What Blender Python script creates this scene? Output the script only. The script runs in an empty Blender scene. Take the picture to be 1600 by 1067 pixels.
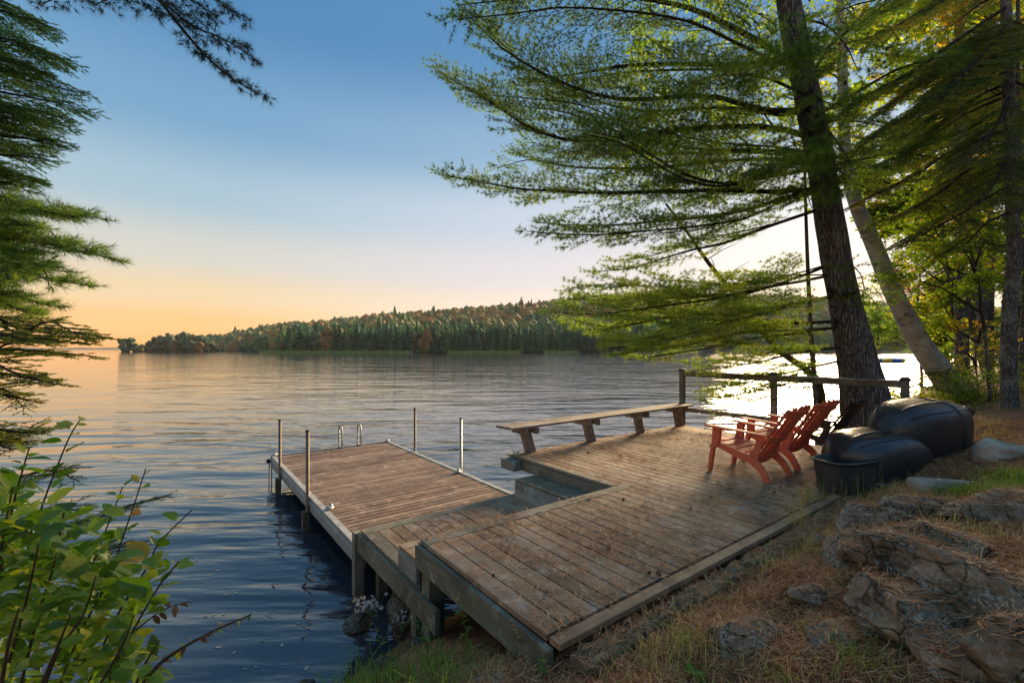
import bpy, math, random
import numpy as np
from mathutils import Vector, Matrix, noise as mnoise

# ------------------------------------------------------------------ camera, sky, sun
SC = bpy.context.scene
COL = SC.collection
R = math.radians
rnd = random.Random(7)
rng = np.random.default_rng(7)

CAMZ = 2.75                      # lens height above the lake
F = 711.0                        # focal length in pixels of a 1600 px wide frame
HY = 545.5                       # horizon row
cam = bpy.data.cameras.new("camera")
cam.lens = 16.0
cam.sensor_width = 36.0
cam.shift_y = (HY - 533.5) / 1600.0
cam.clip_start = 0.05
cam.clip_end = 12000
camo = bpy.data.objects.new("camera", cam)
camo.location = (0, 0, CAMZ)
camo.rotation_euler = (R(90), 0, 0)
COL.objects.link(camo)
SC.camera = camo

SUN_AZ, SUN_EL = R(36.5), R(15.0)
sun_dir = Vector((math.sin(SUN_AZ) * math.cos(SUN_EL), math.cos(SUN_AZ) * math.cos(SUN_EL), math.sin(SUN_EL)))
sl = bpy.data.lights.new("sun", 'SUN')
sl.energy = 3.9
sl.angle = R(24.0)
sl.color = (1.0, 0.74, 0.44)
so = bpy.data.objects.new("sun", sl)
so.rotation_euler = (-sun_dir).to_track_quat('-Z', 'Y').to_euler()
COL.objects.link(so)

SC.view_settings.view_transform = 'Standard'
SC.view_settings.look = 'None'
SC.view_settings.gamma = 1.0
SC.view_settings.exposure = 1.88
SC.view_settings.use_curve_mapping = False
SC.render.engine = 'CYCLES'
SC.cycles.max_bounces = 8
SC.cycles.transparent_max_bounces = 8
SC.cycles.caustics_reflective = False
SC.cycles.caustics_refractive = False


def lin(r, g, b):
    def f(c):
        c /= 255.0
        return c / 12.92 if c <= 0.04045 else ((c + 0.055) / 1.055) ** 2.4
    return (f(r), f(g), f(b), 1.0)


def node(nt, typ, x=None, **kw):
    n = nt.nodes.new(typ)
    for k, v in kw.items():
        setattr(n, k, v)
    return n


def link(nt, a, b):
    nt.links.new(a, b)


def mathn(nt, op, a, b=None, c=None, clamp=False):
    n = nt.nodes.new('ShaderNodeMath')
    n.operation = op
    n.use_clamp = clamp
    for i, v in enumerate((a, b, c)):
        if v is None:
            continue
        if hasattr(v, 'is_linked') or hasattr(v, 'links'):
            nt.links.new(v, n.inputs[i])
        else:
            n.inputs[i].default_value = v
    return n.outputs[0]


def ramp(nt, fac, stops, interp='LINEAR'):
    n = nt.nodes.new('ShaderNodeValToRGB')
    cr = n.color_ramp
    cr.interpolation = interp
    while len(cr.elements) > 1:
        cr.elements.remove(cr.elements[-1])
    cr.elements[0].position = stops[0][0]
    cr.elements[0].color = stops[0][1]
    for p, c in stops[1:]:
        e = cr.elements.new(p)
        e.color = c
    if fac is not None:
        nt.links.new(fac, n.inputs[0])
    return n.outputs[0]


def mixc(nt, fac, a, b, mode='MIX'):
    n = nt.nodes.new('ShaderNodeMix')
    n.data_type = 'RGBA'
    n.blend_type = mode
    for s, v in ((n.inputs[0], fac), (n.inputs[6], a), (n.inputs[7], b)):
        if hasattr(v, 'links'):
            nt.links.new(v, s)
        else:
            s.default_value = v
    return n.outputs[2]


def rgb(*c):
    return (c[0], c[1], c[2], 1.0)


world = bpy.data.worlds.new("World")
SC.world = world
world.use_nodes = True
wn = world.node_tree
wn.nodes.clear()
out = node(wn, 'ShaderNodeOutputWorld')
sky = node(wn, 'ShaderNodeTexSky')
sky.sky_type = 'NISHITA'
sky.sun_disc = False
sky.sun_elevation = SUN_EL
sky.sun_rotation = SUN_AZ
sky.altitude = 300
bg1 = node(wn, 'ShaderNodeBackground')
bg1.inputs[1].default_value = 0.004
link(wn, sky.outputs[0], bg1.inputs[0])
tc = node(wn, 'ShaderNodeTexCoord')
nrm = node(wn, 'ShaderNodeVectorMath', operation='NORMALIZE')
link(wn, tc.outputs['Generated'], nrm.inputs[0])
sep = node(wn, 'ShaderNodeSeparateXYZ')
link(wn, nrm.outputs[0], sep.inputs[0])
zz = mathn(wn, 'ABSOLUTE', sep.outputs[2])
away = ramp(wn, zz, [(0.0, lin(236, 150, 52)), (0.04, lin(230, 166, 84)), (0.10, lin(212, 186, 144)),
                     (0.17, lin(188, 186, 176)), (0.27, lin(146, 172, 186)), (0.40, lin(98, 144, 178)),
                     (0.55, lin(62, 117, 162)), (1.0, lin(104, 150, 188))], 'EASE')
near = ramp(wn, zz, [(0.0, lin(244, 196, 138)), (0.07, lin(222, 200, 180)), (0.16, lin(200, 192, 194)),
                     (0.28, lin(176, 186, 198)), (0.40, lin(126, 158, 184)), (0.55, lin(70, 122, 166)),
                     (1.0, lin(104, 150, 188))], 'EASE')
dv = node(wn, 'ShaderNodeVectorMath', operation='DOT_PRODUCT')
link(wn, nrm.outputs[0], dv.inputs[0])
dv.inputs[1].default_value = (math.sin(R(27)), math.cos(R(27)), 0.1)
mr = node(wn, 'ShaderNodeMapRange', interpolation_type='SMOOTHSTEP')
mr.inputs[1].default_value = 0.45
mr.inputs[2].default_value = 1.0
link(wn, dv.outputs['Value'], mr.inputs[0])
skyc = mixc(wn, mr.outputs[0], away, near)
# glow of the low sun
g = mathn(wn, 'POWER', mathn(wn, 'MAXIMUM', dv.outputs['Value'], 0.0), 60.0)
lowz = mathn(wn, 'SUBTRACT', 1.0, mathn(wn, 'MULTIPLY', zz, 3.0), clamp=True)
skyc = mixc(wn, mathn(wn, 'MULTIPLY', mathn(wn, 'MULTIPLY', g, lowz), 0.10), skyc, rgb(1.4, 1.1, 0.8))
bg2 = node(wn, 'ShaderNodeBackground')
bg2.inputs[1].default_value = 0.35
link(wn, skyc, bg2.inputs[0])
add = node(wn, 'ShaderNodeAddShader')
link(wn, bg1.outputs[0], add.inputs[0])
link(wn, bg2.outputs[0], add.inputs[1])
link(wn, add.outputs[0], out.inputs[0])

# ------------------------------------------------------------------ helpers
TH = math.atan2(0.6, 0.8)
B0 = (0.216, 2.517)              # near corner of the deck; u runs along its near edge, w towards the lake


def UW(u, w, z=0.0):
    return Vector((B0[0] + 0.8 * u - 0.6 * w, B0[1] + 0.6 * u + 0.8 * w, z))


def toUW(x, y):
    dx, dy = x - B0[0], y - B0[1]
    return 0.8 * dx + 0.6 * dy, -0.6 * dx + 0.8 * dy


def P(px, py, D):
    return np.array(((px - 800.0) / F * D, D, CAMZ - (py - HY) / F * D))


def sstep(a, b, x):
    t = min(1.0, max(0.0, (x - a) / (b - a)))
    return t * t * (3 - 2 * t)


def tag(o, label=None, cat=None, group=None, kind=None):
    if label:
        o['label'] = label
    if cat:
        o['category'] = cat
    if group:
        o['group'] = group
    if kind:
        o['kind'] = kind
    return o


class MB:
    def __init__(self):
        self.v, self.t, self.q, self.a, self.n = [], [], [], [], 0
        self.g = []

    def add(self, v, tris=None, quads=None, tint=None):
        v = np.asarray(v, dtype=np.float32).reshape(-1, 3)
        if tris is not None and len(tris):
            self.t.append(np.asarray(tris, dtype=np.int32).reshape(-1, 3) + self.n)
        if quads is not None and len(quads):
            self.q.append(np.asarray(quads, dtype=np.int32).reshape(-1, 4) + self.n)
        if tint is None:
            tint = 0.5
        self.a.append(np.broadcast_to(np.asarray(tint, dtype=np.float32), (len(v),)))
        self.v.append(v)
        self.n += len(v)

    def mesh(self, name, mat=None, smooth=False):
        me = bpy.data.meshes.new(name)
        v = np.concatenate(self.v) if self.v else np.zeros((0, 3), np.float32)
        t = np.concatenate(self.t) if self.t else np.zeros((0, 3), np.int32)
        q = np.concatenate(self.q) if self.q else np.zeros((0, 4), np.int32)
        me.vertices.add(len(v))
        me.vertices.foreach_set('co', v.ravel())
        me.loops.add(len(t) * 3 + len(q) * 4)
        me.loops.foreach_set('vertex_index', np.concatenate([t.ravel(), q.ravel()]).astype(np.int32))
        me.polygons.add(len(t) + len(q))
        tot = np.concatenate([np.full(len(t), 3), np.full(len(q), 4)]).astype(np.int32)
        st = np.concatenate([[0], np.cumsum(tot)[:-1]]).astype(np.int32) if len(tot) else tot
        me.polygons.foreach_set('loop_start', st)
        me.polygons.foreach_set('loop_total', tot)
        me.polygons.foreach_set('use_smooth', np.full(len(tot), bool(smooth), dtype=bool))
        at = me.attributes.new('tint', 'FLOAT', 'POINT')
        at.data.foreach_set('value', np.concatenate(self.a) if self.a else np.zeros(0, np.float32))
        me.update(calc_edges=True)
        me.validate()
        if mat:
            me.materials.append(mat)
        return me

    def build(self, name, mat=None, parent=None, smooth=False):
        return newobj(name, self.mesh(name, mat, smooth), parent)

    def box(self, lo, hi, tint=None, bev=0.0):
        x0, y0, z0 = lo
        x1, y1, z1 = hi
        v = [(x0, y0, z0), (x1, y0, z0), (x1, y1, z0), (x0, y1, z0), (x0, y0, z1), (x1, y0, z1), (x1, y1, z1), (x0, y1, z1)]
        self.add(v, quads=[(0, 3, 2, 1), (4, 5, 6, 7), (0, 1, 5, 4), (1, 2, 6, 5), (2, 3, 7, 6), (3, 0, 4, 7)], tint=tint)

    def tube(self, pts, radii, n=6, tint=None, cap=True, squash=None):
        pts = np.asarray(pts, dtype=float)
        m = len(pts)
        radii = np.broadcast_to(np.asarray(radii, dtype=float), (m,))
        T = np.gradient(pts, axis=0)
        T /= np.linalg.norm(T, axis=1)[:, None] + 1e-9
        ref = np.array((0, 0, 1.0)) if abs(T[0][2]) < 0.9 else np.array((1.0, 0, 0))
        S = np.cross(T, ref)
        S /= np.linalg.norm(S, axis=1)[:, None] + 1e-9
        U = np.cross(S, T)
        an = np.arange(n) * 2 * np.pi / n
        v = (pts[:, None, :] + radii[:, None, None] * (np.cos(an)[None, :, None] * S[:, None, :] + np.sin(an)[None, :, None] * U[:, None, :]))
        v = v.reshape(-1, 3)
        i = np.arange(m - 1)[:, None] * n
        j = np.arange(n)[None, :]
        k = (j + 1) % n
        q = np.stack([i + j, i + k, i + n + k, i + n + j], axis=-1).reshape(-1, 4)
        tr = []
        if cap and n > 3:
            v = np.vstack([v, pts[0], pts[-1]])
            a, b = m * n, m * n + 1
            for jj in range(n):
                tr.append((a, (jj + 1) % n, jj))
                tr.append((b, (m - 1) * n + jj, (m - 1) * n + (jj + 1) % n))
        self.add(v, tris=tr, quads=q, tint=tint)

    def prism(self, poly, axis, a, b, tint=None):
        """extrude a closed 2-D polygon (convex-ish strip given as two rails) : poly = list of (p, q); axis 0 => x thickness"""
        n = len(poly)
        v = []
        for s in (a, b):
            for p, q in poly:
                v.append((s, p, q) if axis == 0 else ((p, s, q) if axis == 1 else (p, q, s)))
        quads = [(i, (i + 1) % n, n + (i + 1) % n, n + i) for i in range(n)]
        # caps by zipping the polygon (first half one rail, second half the other, reversed)
        h = n // 2
        for i in range(h - 1):
            quads.append((i, n - 1 - i, n - 2 - i, i + 1))
            quads.append((n + i, n + i + 1, n + n - 2 - i, n + n - 1 - i))
        self.add(v, quads=quads, tint=tint)


def newobj(name, data, parent=None):
    o = bpy.data.objects.new(name, data)
    COL.objects.link(o)
    if parent:
        o.parent = parent
    return o


def thing(name, loc=(0, 0, 0), rz=0.0, label=None, cat=None, group=None):
    o = bpy.data.objects.new(name, None)
    o.empty_display_size = 0.1
    o.location = loc
    o.rotation_euler = (0, 0, rz)
    COL.objects.link(o)
    return tag(o, label, cat, group)


def copy_tree(o, parent=None):
    c = o.copy()
    COL.objects.link(c)
    if parent:
        c.parent = parent
    for ch in list(o.children):
        copy_tree(ch, c)
    return c


def bevel(o, w=0.004, seg=2):
    m = o.modifiers.new('bevel', 'BEVEL')
    m.width = w
    m.segments = seg
    m.limit_method = 'ANGLE'
    return o


# ------------------------------------------------------------------ materials
def new_mat(name):
    m = bpy.data.materials.new(name)
    m.use_nodes = True
    nt = m.node_tree
    return m, nt, nt.nodes['Principled BSDF']


def noise(nt, vec, scale, detail=4, rough=0.55, dist=0.0):
    n = nt.nodes.new('ShaderNodeTexNoise')
    n.inputs['Scale'].default_value = scale
    n.inputs['Detail'].default_value = detail
    n.inputs['Roughness'].default_value = rough
    n.inputs['Distortion'].default_value = dist
    if vec is not None:
        nt.links.new(vec, n.inputs['Vector'])
    return n.outputs['Fac']


def mapping(nt, vec, scale=(1, 1, 1), rot=(0, 0, 0), loc=None):
    n = nt.nodes.new('ShaderNodeMapping')
    n.inputs['Scale'].default_value = scale
    n.inputs['Rotation'].default_value = rot
    nt.links.new(vec, n.inputs['Vector'])
    if loc is not None:
        nt.links.new(loc, n.inputs['Location'])
    return n.outputs[0]


def bumpn(nt, h, strength, dist, bsdf, prev=None):
    b = nt.nodes.new('ShaderNodeBump')
    b.inputs['Strength'].default_value = strength
    b.inputs['Distance'].default_value = dist
    nt.links.new(h, b.inputs['Height'])
    if prev is not None:
        nt.links.new(prev, b.inputs['Normal'])
    if bsdf is not None:
        nt.links.new(b.outputs[0], bsdf.inputs['Normal'])
    return b.outputs[0]


def wood_mat(name, dark, mid, light, rough=0.8, stain=(0.05, 0.035, 0.025), moss=0.0, axis=0, spec=0.3, mossc=(0.10, 0.12, 0.06), debris=0.0):
    m, nt, b = new_mat(name)
    tcn = node(nt, 'ShaderNodeTexCoord')
    oi = node(nt, 'ShaderNodeObjectInfo')
    comb = node(nt, 'ShaderNodeCombineXYZ')
    for i, k in enumerate((37.0, 91.0, 53.0)):
        link(nt, mathn(nt, 'MULTIPLY', oi.outputs['Random'], k), comb.inputs[i])
    sc = [18.0, 18.0, 18.0]
    sc[axis] = 0.9
    v = mapping(nt, tcn.outputs['Object'], tuple(sc), loc=comb.outputs[0])
    g1 = noise(nt, v, 2.2, 6, 0.65, 1.2)
    sc2 = [60.0, 60.0, 60.0]
    sc2[axis] = 3.0
    v2 = mapping(nt, tcn.outputs['Object'], tuple(sc2), loc=comb.outputs[0])
    g2 = noise(nt, v2, 2.0, 4, 0.6)
    geo = node(nt, 'ShaderNodeNewGeometry')
    blot = noise(nt, geo.outputs['Position'], 1.7, 6, 0.62)
    blot2 = noise(nt, geo.outputs['Position'], 7.0, 5, 0.7)
    mixg = mathn(nt, 'ADD', mathn(nt, 'MULTIPLY', g1, 0.6), mathn(nt, 'MULTIPLY', g2, 0.4))
    mixg = mathn(nt, 'ADD', mixg, mathn(nt, 'MULTIPLY', mathn(nt, 'SUBTRACT', oi.outputs['Random'], 0.5), 0.26))
    c = ramp(nt, mixg, [(0.28, rgb(*dark)), (0.50, rgb(*mid)), (0.76, rgb(*light))])
    sfac = ramp(nt, blot, [(0.42, rgb(0, 0, 0)), (0.68, rgb(1, 1, 1))])
    c = mixc(nt, mathn(nt, 'MULTIPLY', sfac, 0.7), c, rgb(*stain))
    pale = ramp(nt, blot2, [(0.54, rgb(0, 0, 0)), (0.66, rgb(1, 1, 1))])
    c = mixc(nt, mathn(nt, 'MULTIPLY', pale, 0.5), c, rgb(light[0] * 1.35, light[1] * 1.32, light[2] * 1.32))
    if moss > 0:
        mf = ramp(nt, noise(nt, geo.outputs['Position'], 3.1, 5, 0.7), [(0.46, rgb(0, 0, 0)), (0.66, rgb(1, 1, 1))])
        c = mixc(nt, mathn(nt, 'MULTIPLY', mf, moss), c, rgb(*mossc))
    if debris > 0:
        # silvery weathered and almost black worn patches with crisp ragged edges
        wz = mapping(nt, geo.outputs['Position'], (1.0, 1.0, 1.0), rot=(0, 0, -TH))
        wz2 = mapping(nt, wz, (2.6, 1.1, 1.0))
        wf = ramp(nt, noise(nt, wz2, 2.3, 9, 0.78, 0.6), [(0.52, rgb(0, 0, 0)), (0.60, rgb(1, 1, 1))])
        c = mixc(nt, mathn(nt, 'MULTIPLY', wf, 0.45 * min(1, debris + .3)), c, rgb(0.42, 0.37, 0.31))
        kf = ramp(nt, noise(nt, wz2, 3.1, 9, 0.8, 1.0), [(0.30, rgb(1, 1, 1)), (0.42, rgb(0, 0, 0))])
        c = mixc(nt, mathn(nt, 'MULTIPLY', kf, 0.6), c, rgb(0.06, 0.042, 0.03))
        df = ramp(nt, noise(nt, geo.outputs['Position'], 26.0, 4, 0.8), [(0.56, rgb(0, 0, 0)), (0.63, rgb(1, 1, 1))])
        df2 = mathn(nt, 'MULTIPLY', df, ramp(nt, blot, [(0.44, rgb(0.1, 0.1, 0.1)), (0.62, rgb(1, 1, 1))]))
        c = mixc(nt, mathn(nt, 'MULTIPLY', df2, debris), c, rgb(0.17, 0.075, 0.04))
    link(nt, c, b.inputs['Base Color'])
    b.inputs['Roughness'].default_value = rough
    b.inputs['Specular IOR Level'].default_value = spec
    h = mathn(nt, 'ADD', mathn(nt, 'MULTIPLY', g1, 0.7), mathn(nt, 'MULTIPLY', g2, 0.6))
    bumpn(nt, h, 0.35, 0.004, b)
    return m


def plain_mat(name, col, rough=0.5, metal=0.0, var=0.0, varscale=8.0, bump=0.0, bscale=40.0, spec=0.5, dirt=None):
    m, nt, b = new_mat(name)
    tcn = node(nt, 'ShaderNodeTexCoord')
    nf = noise(nt, tcn.outputs['Object'], varscale, 5, 0.65)
    lo = tuple(c * (1 - var) for c in col)
    hi = tuple(c * (1 + var) for c in col)
    c = ramp(nt, nf, [(0.3, rgb(*lo)), (0.7, rgb(*hi))])
    if dirt:
        df = ramp(nt, noise(nt, tcn.outputs['Object'], varscale * 1.7, 6, 0.75), [(0.45, rgb(0, 0, 0)), (0.7, rgb(1, 1, 1))])
        c = mixc(nt, mathn(nt, 'MULTIPLY', df, dirt[3]), c, rgb(*dirt[:3]))
    link(nt, c, b.inputs['Base Color'])
    rr = ramp(nt, noise(nt, tcn.outputs['Object'], varscale * 2, 4), [(0.3, rgb(*(rough * 0.85,) * 3)), (0.7, rgb(*(min(1, rough * 1.25),) * 3))])
    link(nt, rr, b.inputs['Roughness'])
    b.inputs['Metallic'].default_value = metal
    b.inputs['Specular IOR Level'].default_value = spec
    if bump:
        bumpn(nt, noise(nt, tcn.outputs['Object'], bscale, 5), bump, 0.01, b)
    return m


def leaf_mat(name, stops, trans=0.5, rough=0.5, big=0.0, rand_obj=False, spec=0.3, vein=False):
    """foliage: colour from the per-tuft / per-tree tint attribute, thin leaves let some light through"""
    m, nt, b = new_mat(name)
    if rand_obj:
        oi = node(nt, 'ShaderNodeObjectInfo')
        f = oi.outputs['Random']
    else:
        a = node(nt, 'ShaderNodeAttribute', attribute_name='tint')
        f = a.outputs['Fac']
    if big:
        geo = node(nt, 'ShaderNodeNewGeometry')
        nn = noise(nt, geo.outputs['Position'], big, 3)
        f = mathn(nt, 'ADD', f, mathn(nt, 'MULTIPLY', mathn(nt, 'SUBTRACT', nn, 0.5), 0.9))
    c = ramp(nt, f, [(p, rgb(*q)) for p, q in stops])
    if vein:
        tcn = node(nt, 'ShaderNodeTexCoord')
        vf = noise(nt, tcn.outputs['Object'], 60.0, 4, 0.7)
        c = mixc(nt, ramp(nt, vf, [(0.5, rgb(0, 0, 0)), (0.75, rgb(.7, .7, .7))]), c, rgb(0.16, 0.12, 0.03))
    link(nt, c, b.inputs['Base Color'])
    b.inputs['Roughness'].default_value = rough
    b.inputs['Specular IOR Level'].default_value = spec
    tr = node(nt, 'ShaderNodeBsdfTranslucent')
    c2 = mixc(nt, 1.0, c, rgb(1.35, 1.5, 0.7), 'MULTIPLY')
    link(nt, c2, tr.inputs['Color'])
    mx = node(nt, 'ShaderNodeMixShader')
    mx.inputs[0].default_value = trans
    link(nt, b.outputs[0], mx.inputs[1])
    link(nt, tr.outputs[0], mx.inputs[2])
    link(nt, mx.outputs[0], nt.nodes['Material Output'].inputs['Surface'])
    return m


def bark_mat(name, dark, light, zs=1.2, xs=9.0, lich=None, bump=0.03):
    m, nt, b = new_mat(name)
    geo = node(nt, 'ShaderNodeNewGeometry')
    v = mapping(nt, geo.outputs['Position'], (xs, xs, zs))
    n1 = noise(nt, v, 2.2, 7, 0.65, 0.8)
    vo = node(nt, 'ShaderNodeTexVoronoi', feature='DISTANCE_TO_EDGE')
    vo.inputs['Scale'].default_value = 2.4
    v3 = mapping(nt, geo.outputs['Position'], (xs, xs, zs * 1.3))
    addv = node(nt, 'ShaderNodeVectorMath', operation='ADD')
    link(nt, v3, addv.inputs[0])
    nv = node(nt, 'ShaderNodeTexNoise')
    nv.inputs['Scale'].default_value = 3.0
    link(nt, geo.outputs['Position'], nv.inputs['Vector'])
    link(nt, nv.outputs['Color'], addv.inputs[1])
    link(nt, addv.outputs[0], vo.inputs['Vector'])
    crack = ramp(nt, vo.outputs['Distance'], [(0.0, rgb(0, 0, 0)), (0.22, rgb(1, 1, 1))])
    c = ramp(nt, n1, [(0.3, rgb(*dark)), (0.7, rgb(*light))])
    c = mixc(nt, crack, rgb(dark[0] * 0.5, dark[1] * 0.5, dark[2] * 0.5), c)
    if lich:
        lf = ramp(nt, noise(nt, geo.outputs['Position'], 4.0, 6, 0.7), [(0.5, rgb(0, 0, 0)), (0.66, rgb(1, 1, 1))])
        c = mixc(nt, mathn(nt, 'MULTIPLY', lf, lich[3]), c, rgb(*lich[:3]))
    link(nt, c, b.inputs['Base Color'])
    b.inputs['Roughness'].default_value = 0.9
    b.inputs['Specular IOR Level'].default_value = 0.2
    h = mathn(nt, 'ADD', mathn(nt, 'MULTIPLY', crack, 1.0), mathn(nt, 'MULTIPLY', n1, 0.6))
    bumpn(nt, h, 0.9, bump, b)
    return m


def rock_mat(name, dark, light, lich=(0.50, 0.51, 0.45), lf_amt=0.6, moss=0.3):
    m, nt, b = new_mat(name)
    geo = node(nt, 'ShaderNodeNewGeometry')
    v = mapping(nt, geo.outputs['Position'], (1, 1, 1.3), rot=(0.2, 0.35, 0))
    n1 = noise(nt, v, 7.0, 9, 0.75, 0.4)
    c = ramp(nt, n1, [(0.36, rgb(*dark)), (0.5, rgb(*[(a + q) / 2 for a, q in zip(dark, light)])), (0.66, rgb(*light))])
    vo = node(nt, 'ShaderNodeTexVoronoi', feature='DISTANCE_TO_EDGE')
    vo.inputs['Scale'].default_value = 3.4
    av = node(nt, 'ShaderNodeVectorMath', operation='ADD')
    nz_ = nt.nodes.new('ShaderNodeTexNoise')
    nz_.inputs['Scale'].default_value = 4.0
    link(nt, geo.outputs['Position'], nz_.inputs['Vector'])
    sc_ = node(nt, 'ShaderNodeVectorMath', operation='SCALE')
    sc_.inputs['Scale'].default_value = 0.5
    link(nt, nz_.outputs['Color'], sc_.inputs[0])
    link(nt, v, av.inputs[0])
    link(nt, sc_.outputs[0], av.inputs[1])
    link(nt, av.outputs[0], vo.inputs['Vector'])
    crack = ramp(nt, vo.outputs['Distance'], [(0.0, rgb(0, 0, 0)), (0.05, rgb(1, 1, 1))])
    c = mixc(nt, crack, rgb(dark[0] * .45, dark[1] * .45, dark[2] * .45), c)
    # crusty lichen in small crisp spots gathered in patches
    n2 = noise(nt, geo.outputs['Position'], 46.0, 5, 0.8)
    patch = ramp(nt, noise(nt, geo.outputs['Position'], 5.0, 4, 0.6), [(0.45, rgb(0, 0, 0)), (0.6, rgb(1, 1, 1))])
    f = ramp(nt, n2, [(0.50, rgb(0, 0, 0)), (0.55, rgb(1, 1, 1))])
    c = mixc(nt, mathn(nt, 'MULTIPLY', mathn(nt, 'MULTIPLY', f, patch), lf_amt), c, rgb(*lich))
    f3 = ramp(nt, noise(nt, geo.outputs['Position'], 3.2, 7, 0.75), [(0.5, rgb(0, 0, 0)), (0.58, rgb(1, 1, 1))])
    c = mixc(nt, mathn(nt, 'MULTIPLY', f3, moss), c, rgb(0.12, 0.105, 0.035))
    link(nt, c, b.inputs['Base Color'])
    b.inputs['Roughness'].default_value = 0.9
    b.inputs['Specular IOR Level'].default_value = 0.2
    h = mathn(nt, 'ADD', mathn(nt, 'MULTIPLY', n1, 1.0), mathn(nt, 'MULTIPLY', crack, 0.35))
    h = mathn(nt, 'ADD', h, mathn(nt, 'MULTIPLY', n2, 0.25))
    bumpn(nt, h, 0.8, 0.018, b)
    return m


M = {}
M['deck'] = wood_mat('weathered_deck_wood', (0.10, 0.054, 0.028), (0.29, 0.178, 0.10), (0.47, 0.335, 0.215), moss=0.25, mossc=(0.26, 0.25, 0.16), stain=(0.125, 0.062, 0.036), debris=0.75)
M['fascia'] = wood_mat('grey_green_fascia_wood', (0.065, 0.053, 0.038), (0.18, 0.155, 0.11), (0.34, 0.30, 0.22), moss=0.45, mossc=(0.15, 0.155, 0.085), stain=(0.075, 0.045, 0.028))
M['pale'] = wood_mat('pale_grey_wood', (0.12, 0.12, 0.10), (0.27, 0.27, 0.23), (0.42, 0.42, 0.37), moss=0.35, mossc=(0.14, 0.15, 0.10), stain=(0.10, 0.08, 0.06))
M['dock'] = wood_mat('brown_dock_wood', (0.08, 0.048, 0.032), (0.225, 0.145, 0.10), (0.40, 0.29, 0.22), stain=(0.10, 0.06, 0.048), debris=0.1)
M['bench'] = wood_mat('bench_wood', (0.10, 0.08, 0.065), (0.25, 0.20, 0.16), (0.40, 0.34, 0.28), stain=(0.12, 0.085, 0.06))
M['rail'] = wood_mat('grey_rail_wood', (0.10, 0.09, 0.075), (0.24, 0.225, 0.185), (0.38, 0.36, 0.30), moss=0.3, mossc=(0.12, 0.12, 0.08))
M['rimwood'] = wood_mat('tan_rim_wood', (0.14, 0.075, 0.04), (0.30, 0.175, 0.095), (0.42, 0.28, 0.17), stain=(0.10, 0.05, 0.03))
M['rot'] = wood_mat('rotting_timber', (0.05, 0.035, 0.022), (0.17, 0.12, 0.07), (0.33, 0.25, 0.15), moss=0.6, mossc=(0.20, 0.18, 0.07))
M['drift'] = wood_mat('driftwood', (0.18, 0.13, 0.09), (0.40, 0.31, 0.23), (0.55, 0.46, 0.37), stain=(0.12, 0.075, 0.045))
M['alu'] = plain_mat('grey_dock_frame', (0.36, 0.35, 0.32), 0.5, 0.0, 0.25, 6, 0.2, 30, dirt=(0.10, 0.085, 0.06, 0.5))
M['steel'] = plain_mat('galvanised_steel', (0.34, 0.33, 0.30), 0.42, 0.6, 0.2, 6)
M['rust'] = plain_mat('rusty_pipe', (0.17, 0.125, 0.09), 0.6, 0.2, 0.35, 7, 0.3, 60, dirt=(0.28, 0.11, 0.03, 0.6))
M['darkwood'] = plain_mat('dark_underside_wood', (0.03, 0.025, 0.02), 0.9, 0, 0.3, 8)
M['red'] = plain_mat('red_resin', (0.72, 0.15, 0.072), 0.62, 0, 0.14, 5, 0.06, 120, spec=0.3, dirt=(0.34, 0.12, 0.075, 0.5))
M['blackresin'] = plain_mat('black_resin', (0.018, 0.018, 0.020), 0.45, 0, 0.2, 6)
M['hull'] = plain_mat('black_hull_plastic', (0.016, 0.018, 0.024), 0.34, 0, 0.25, 3, 0.08, 6, spec=0.7, dirt=(0.07, 0.055, 0.04, 0.5))
M['hull2'] = plain_mat('worn_black_hull_plastic', (0.02, 0.02, 0.024), 0.42, 0, 0.3, 3, 0.12, 5, spec=0.6, dirt=(0.075, 0.06, 0.04, 0.55))
M['tub'] = plain_mat('dark_tub_plastic', (0.04, 0.04, 0.038), 0.55, 0, 0.3, 5, dirt=(0.10, 0.085, 0.06, 0.5))
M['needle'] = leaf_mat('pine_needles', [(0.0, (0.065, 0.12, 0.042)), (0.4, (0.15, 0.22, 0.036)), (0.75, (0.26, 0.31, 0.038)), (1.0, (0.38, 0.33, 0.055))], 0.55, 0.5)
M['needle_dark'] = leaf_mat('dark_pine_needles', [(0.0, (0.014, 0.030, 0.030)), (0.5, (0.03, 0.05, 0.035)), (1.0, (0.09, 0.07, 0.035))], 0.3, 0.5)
M['fir'] = leaf_mat('fir_needles', [(0.0, (0.03, 0.07, 0.04)), (0.5, (0.07, 0.15, 0.04)), (1.0, (0.18, 0.25, 0.055))], 0.5, 0.5)
M['hem'] = leaf_mat('hemlock_needles', [(0.0, (0.05, 0.09, 0.03)), (0.45, (0.12, 0.16, 0.035)), (0.75, (0.23, 0.21, 0.04)), (1.0, (0.34, 0.21, 0.05))], 0.5, 0.6)
M['maple'] = leaf_mat('yellow_green_leaves', [(0.0, (0.10, 0.19, 0.018)), (0.5, (0.28, 0.36, 0.022)), (0.85, (0.50, 0.43, 0.03)), (1.0, (0.58, 0.30, 0.03))], 0.6, 0.5)
M['gold'] = leaf_mat('golden_leaves', [(0.0, (0.42, 0.30, 0.03)), (0.6, (0.60, 0.33, 0.03)), (1.0, (0.55, 0.18, 0.03))], 0.5, 0.5)
M['redleaf'] = leaf_mat('red_leaves', [(0.0, (0.20, 0.02, 0.012)), (0.6, (0.38, 0.05, 0.02)), (1.0, (0.42, 0.13, 0.03))], 0.45, 0.5)
M['undergreen'] = leaf_mat('undergrowth_leaves', [(0.0, (0.07, 0.13, 0.018)), (0.5, (0.19, 0.25, 0.025)), (1.0, (0.42, 0.36, 0.04))], 0.45, 0.6)
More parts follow.
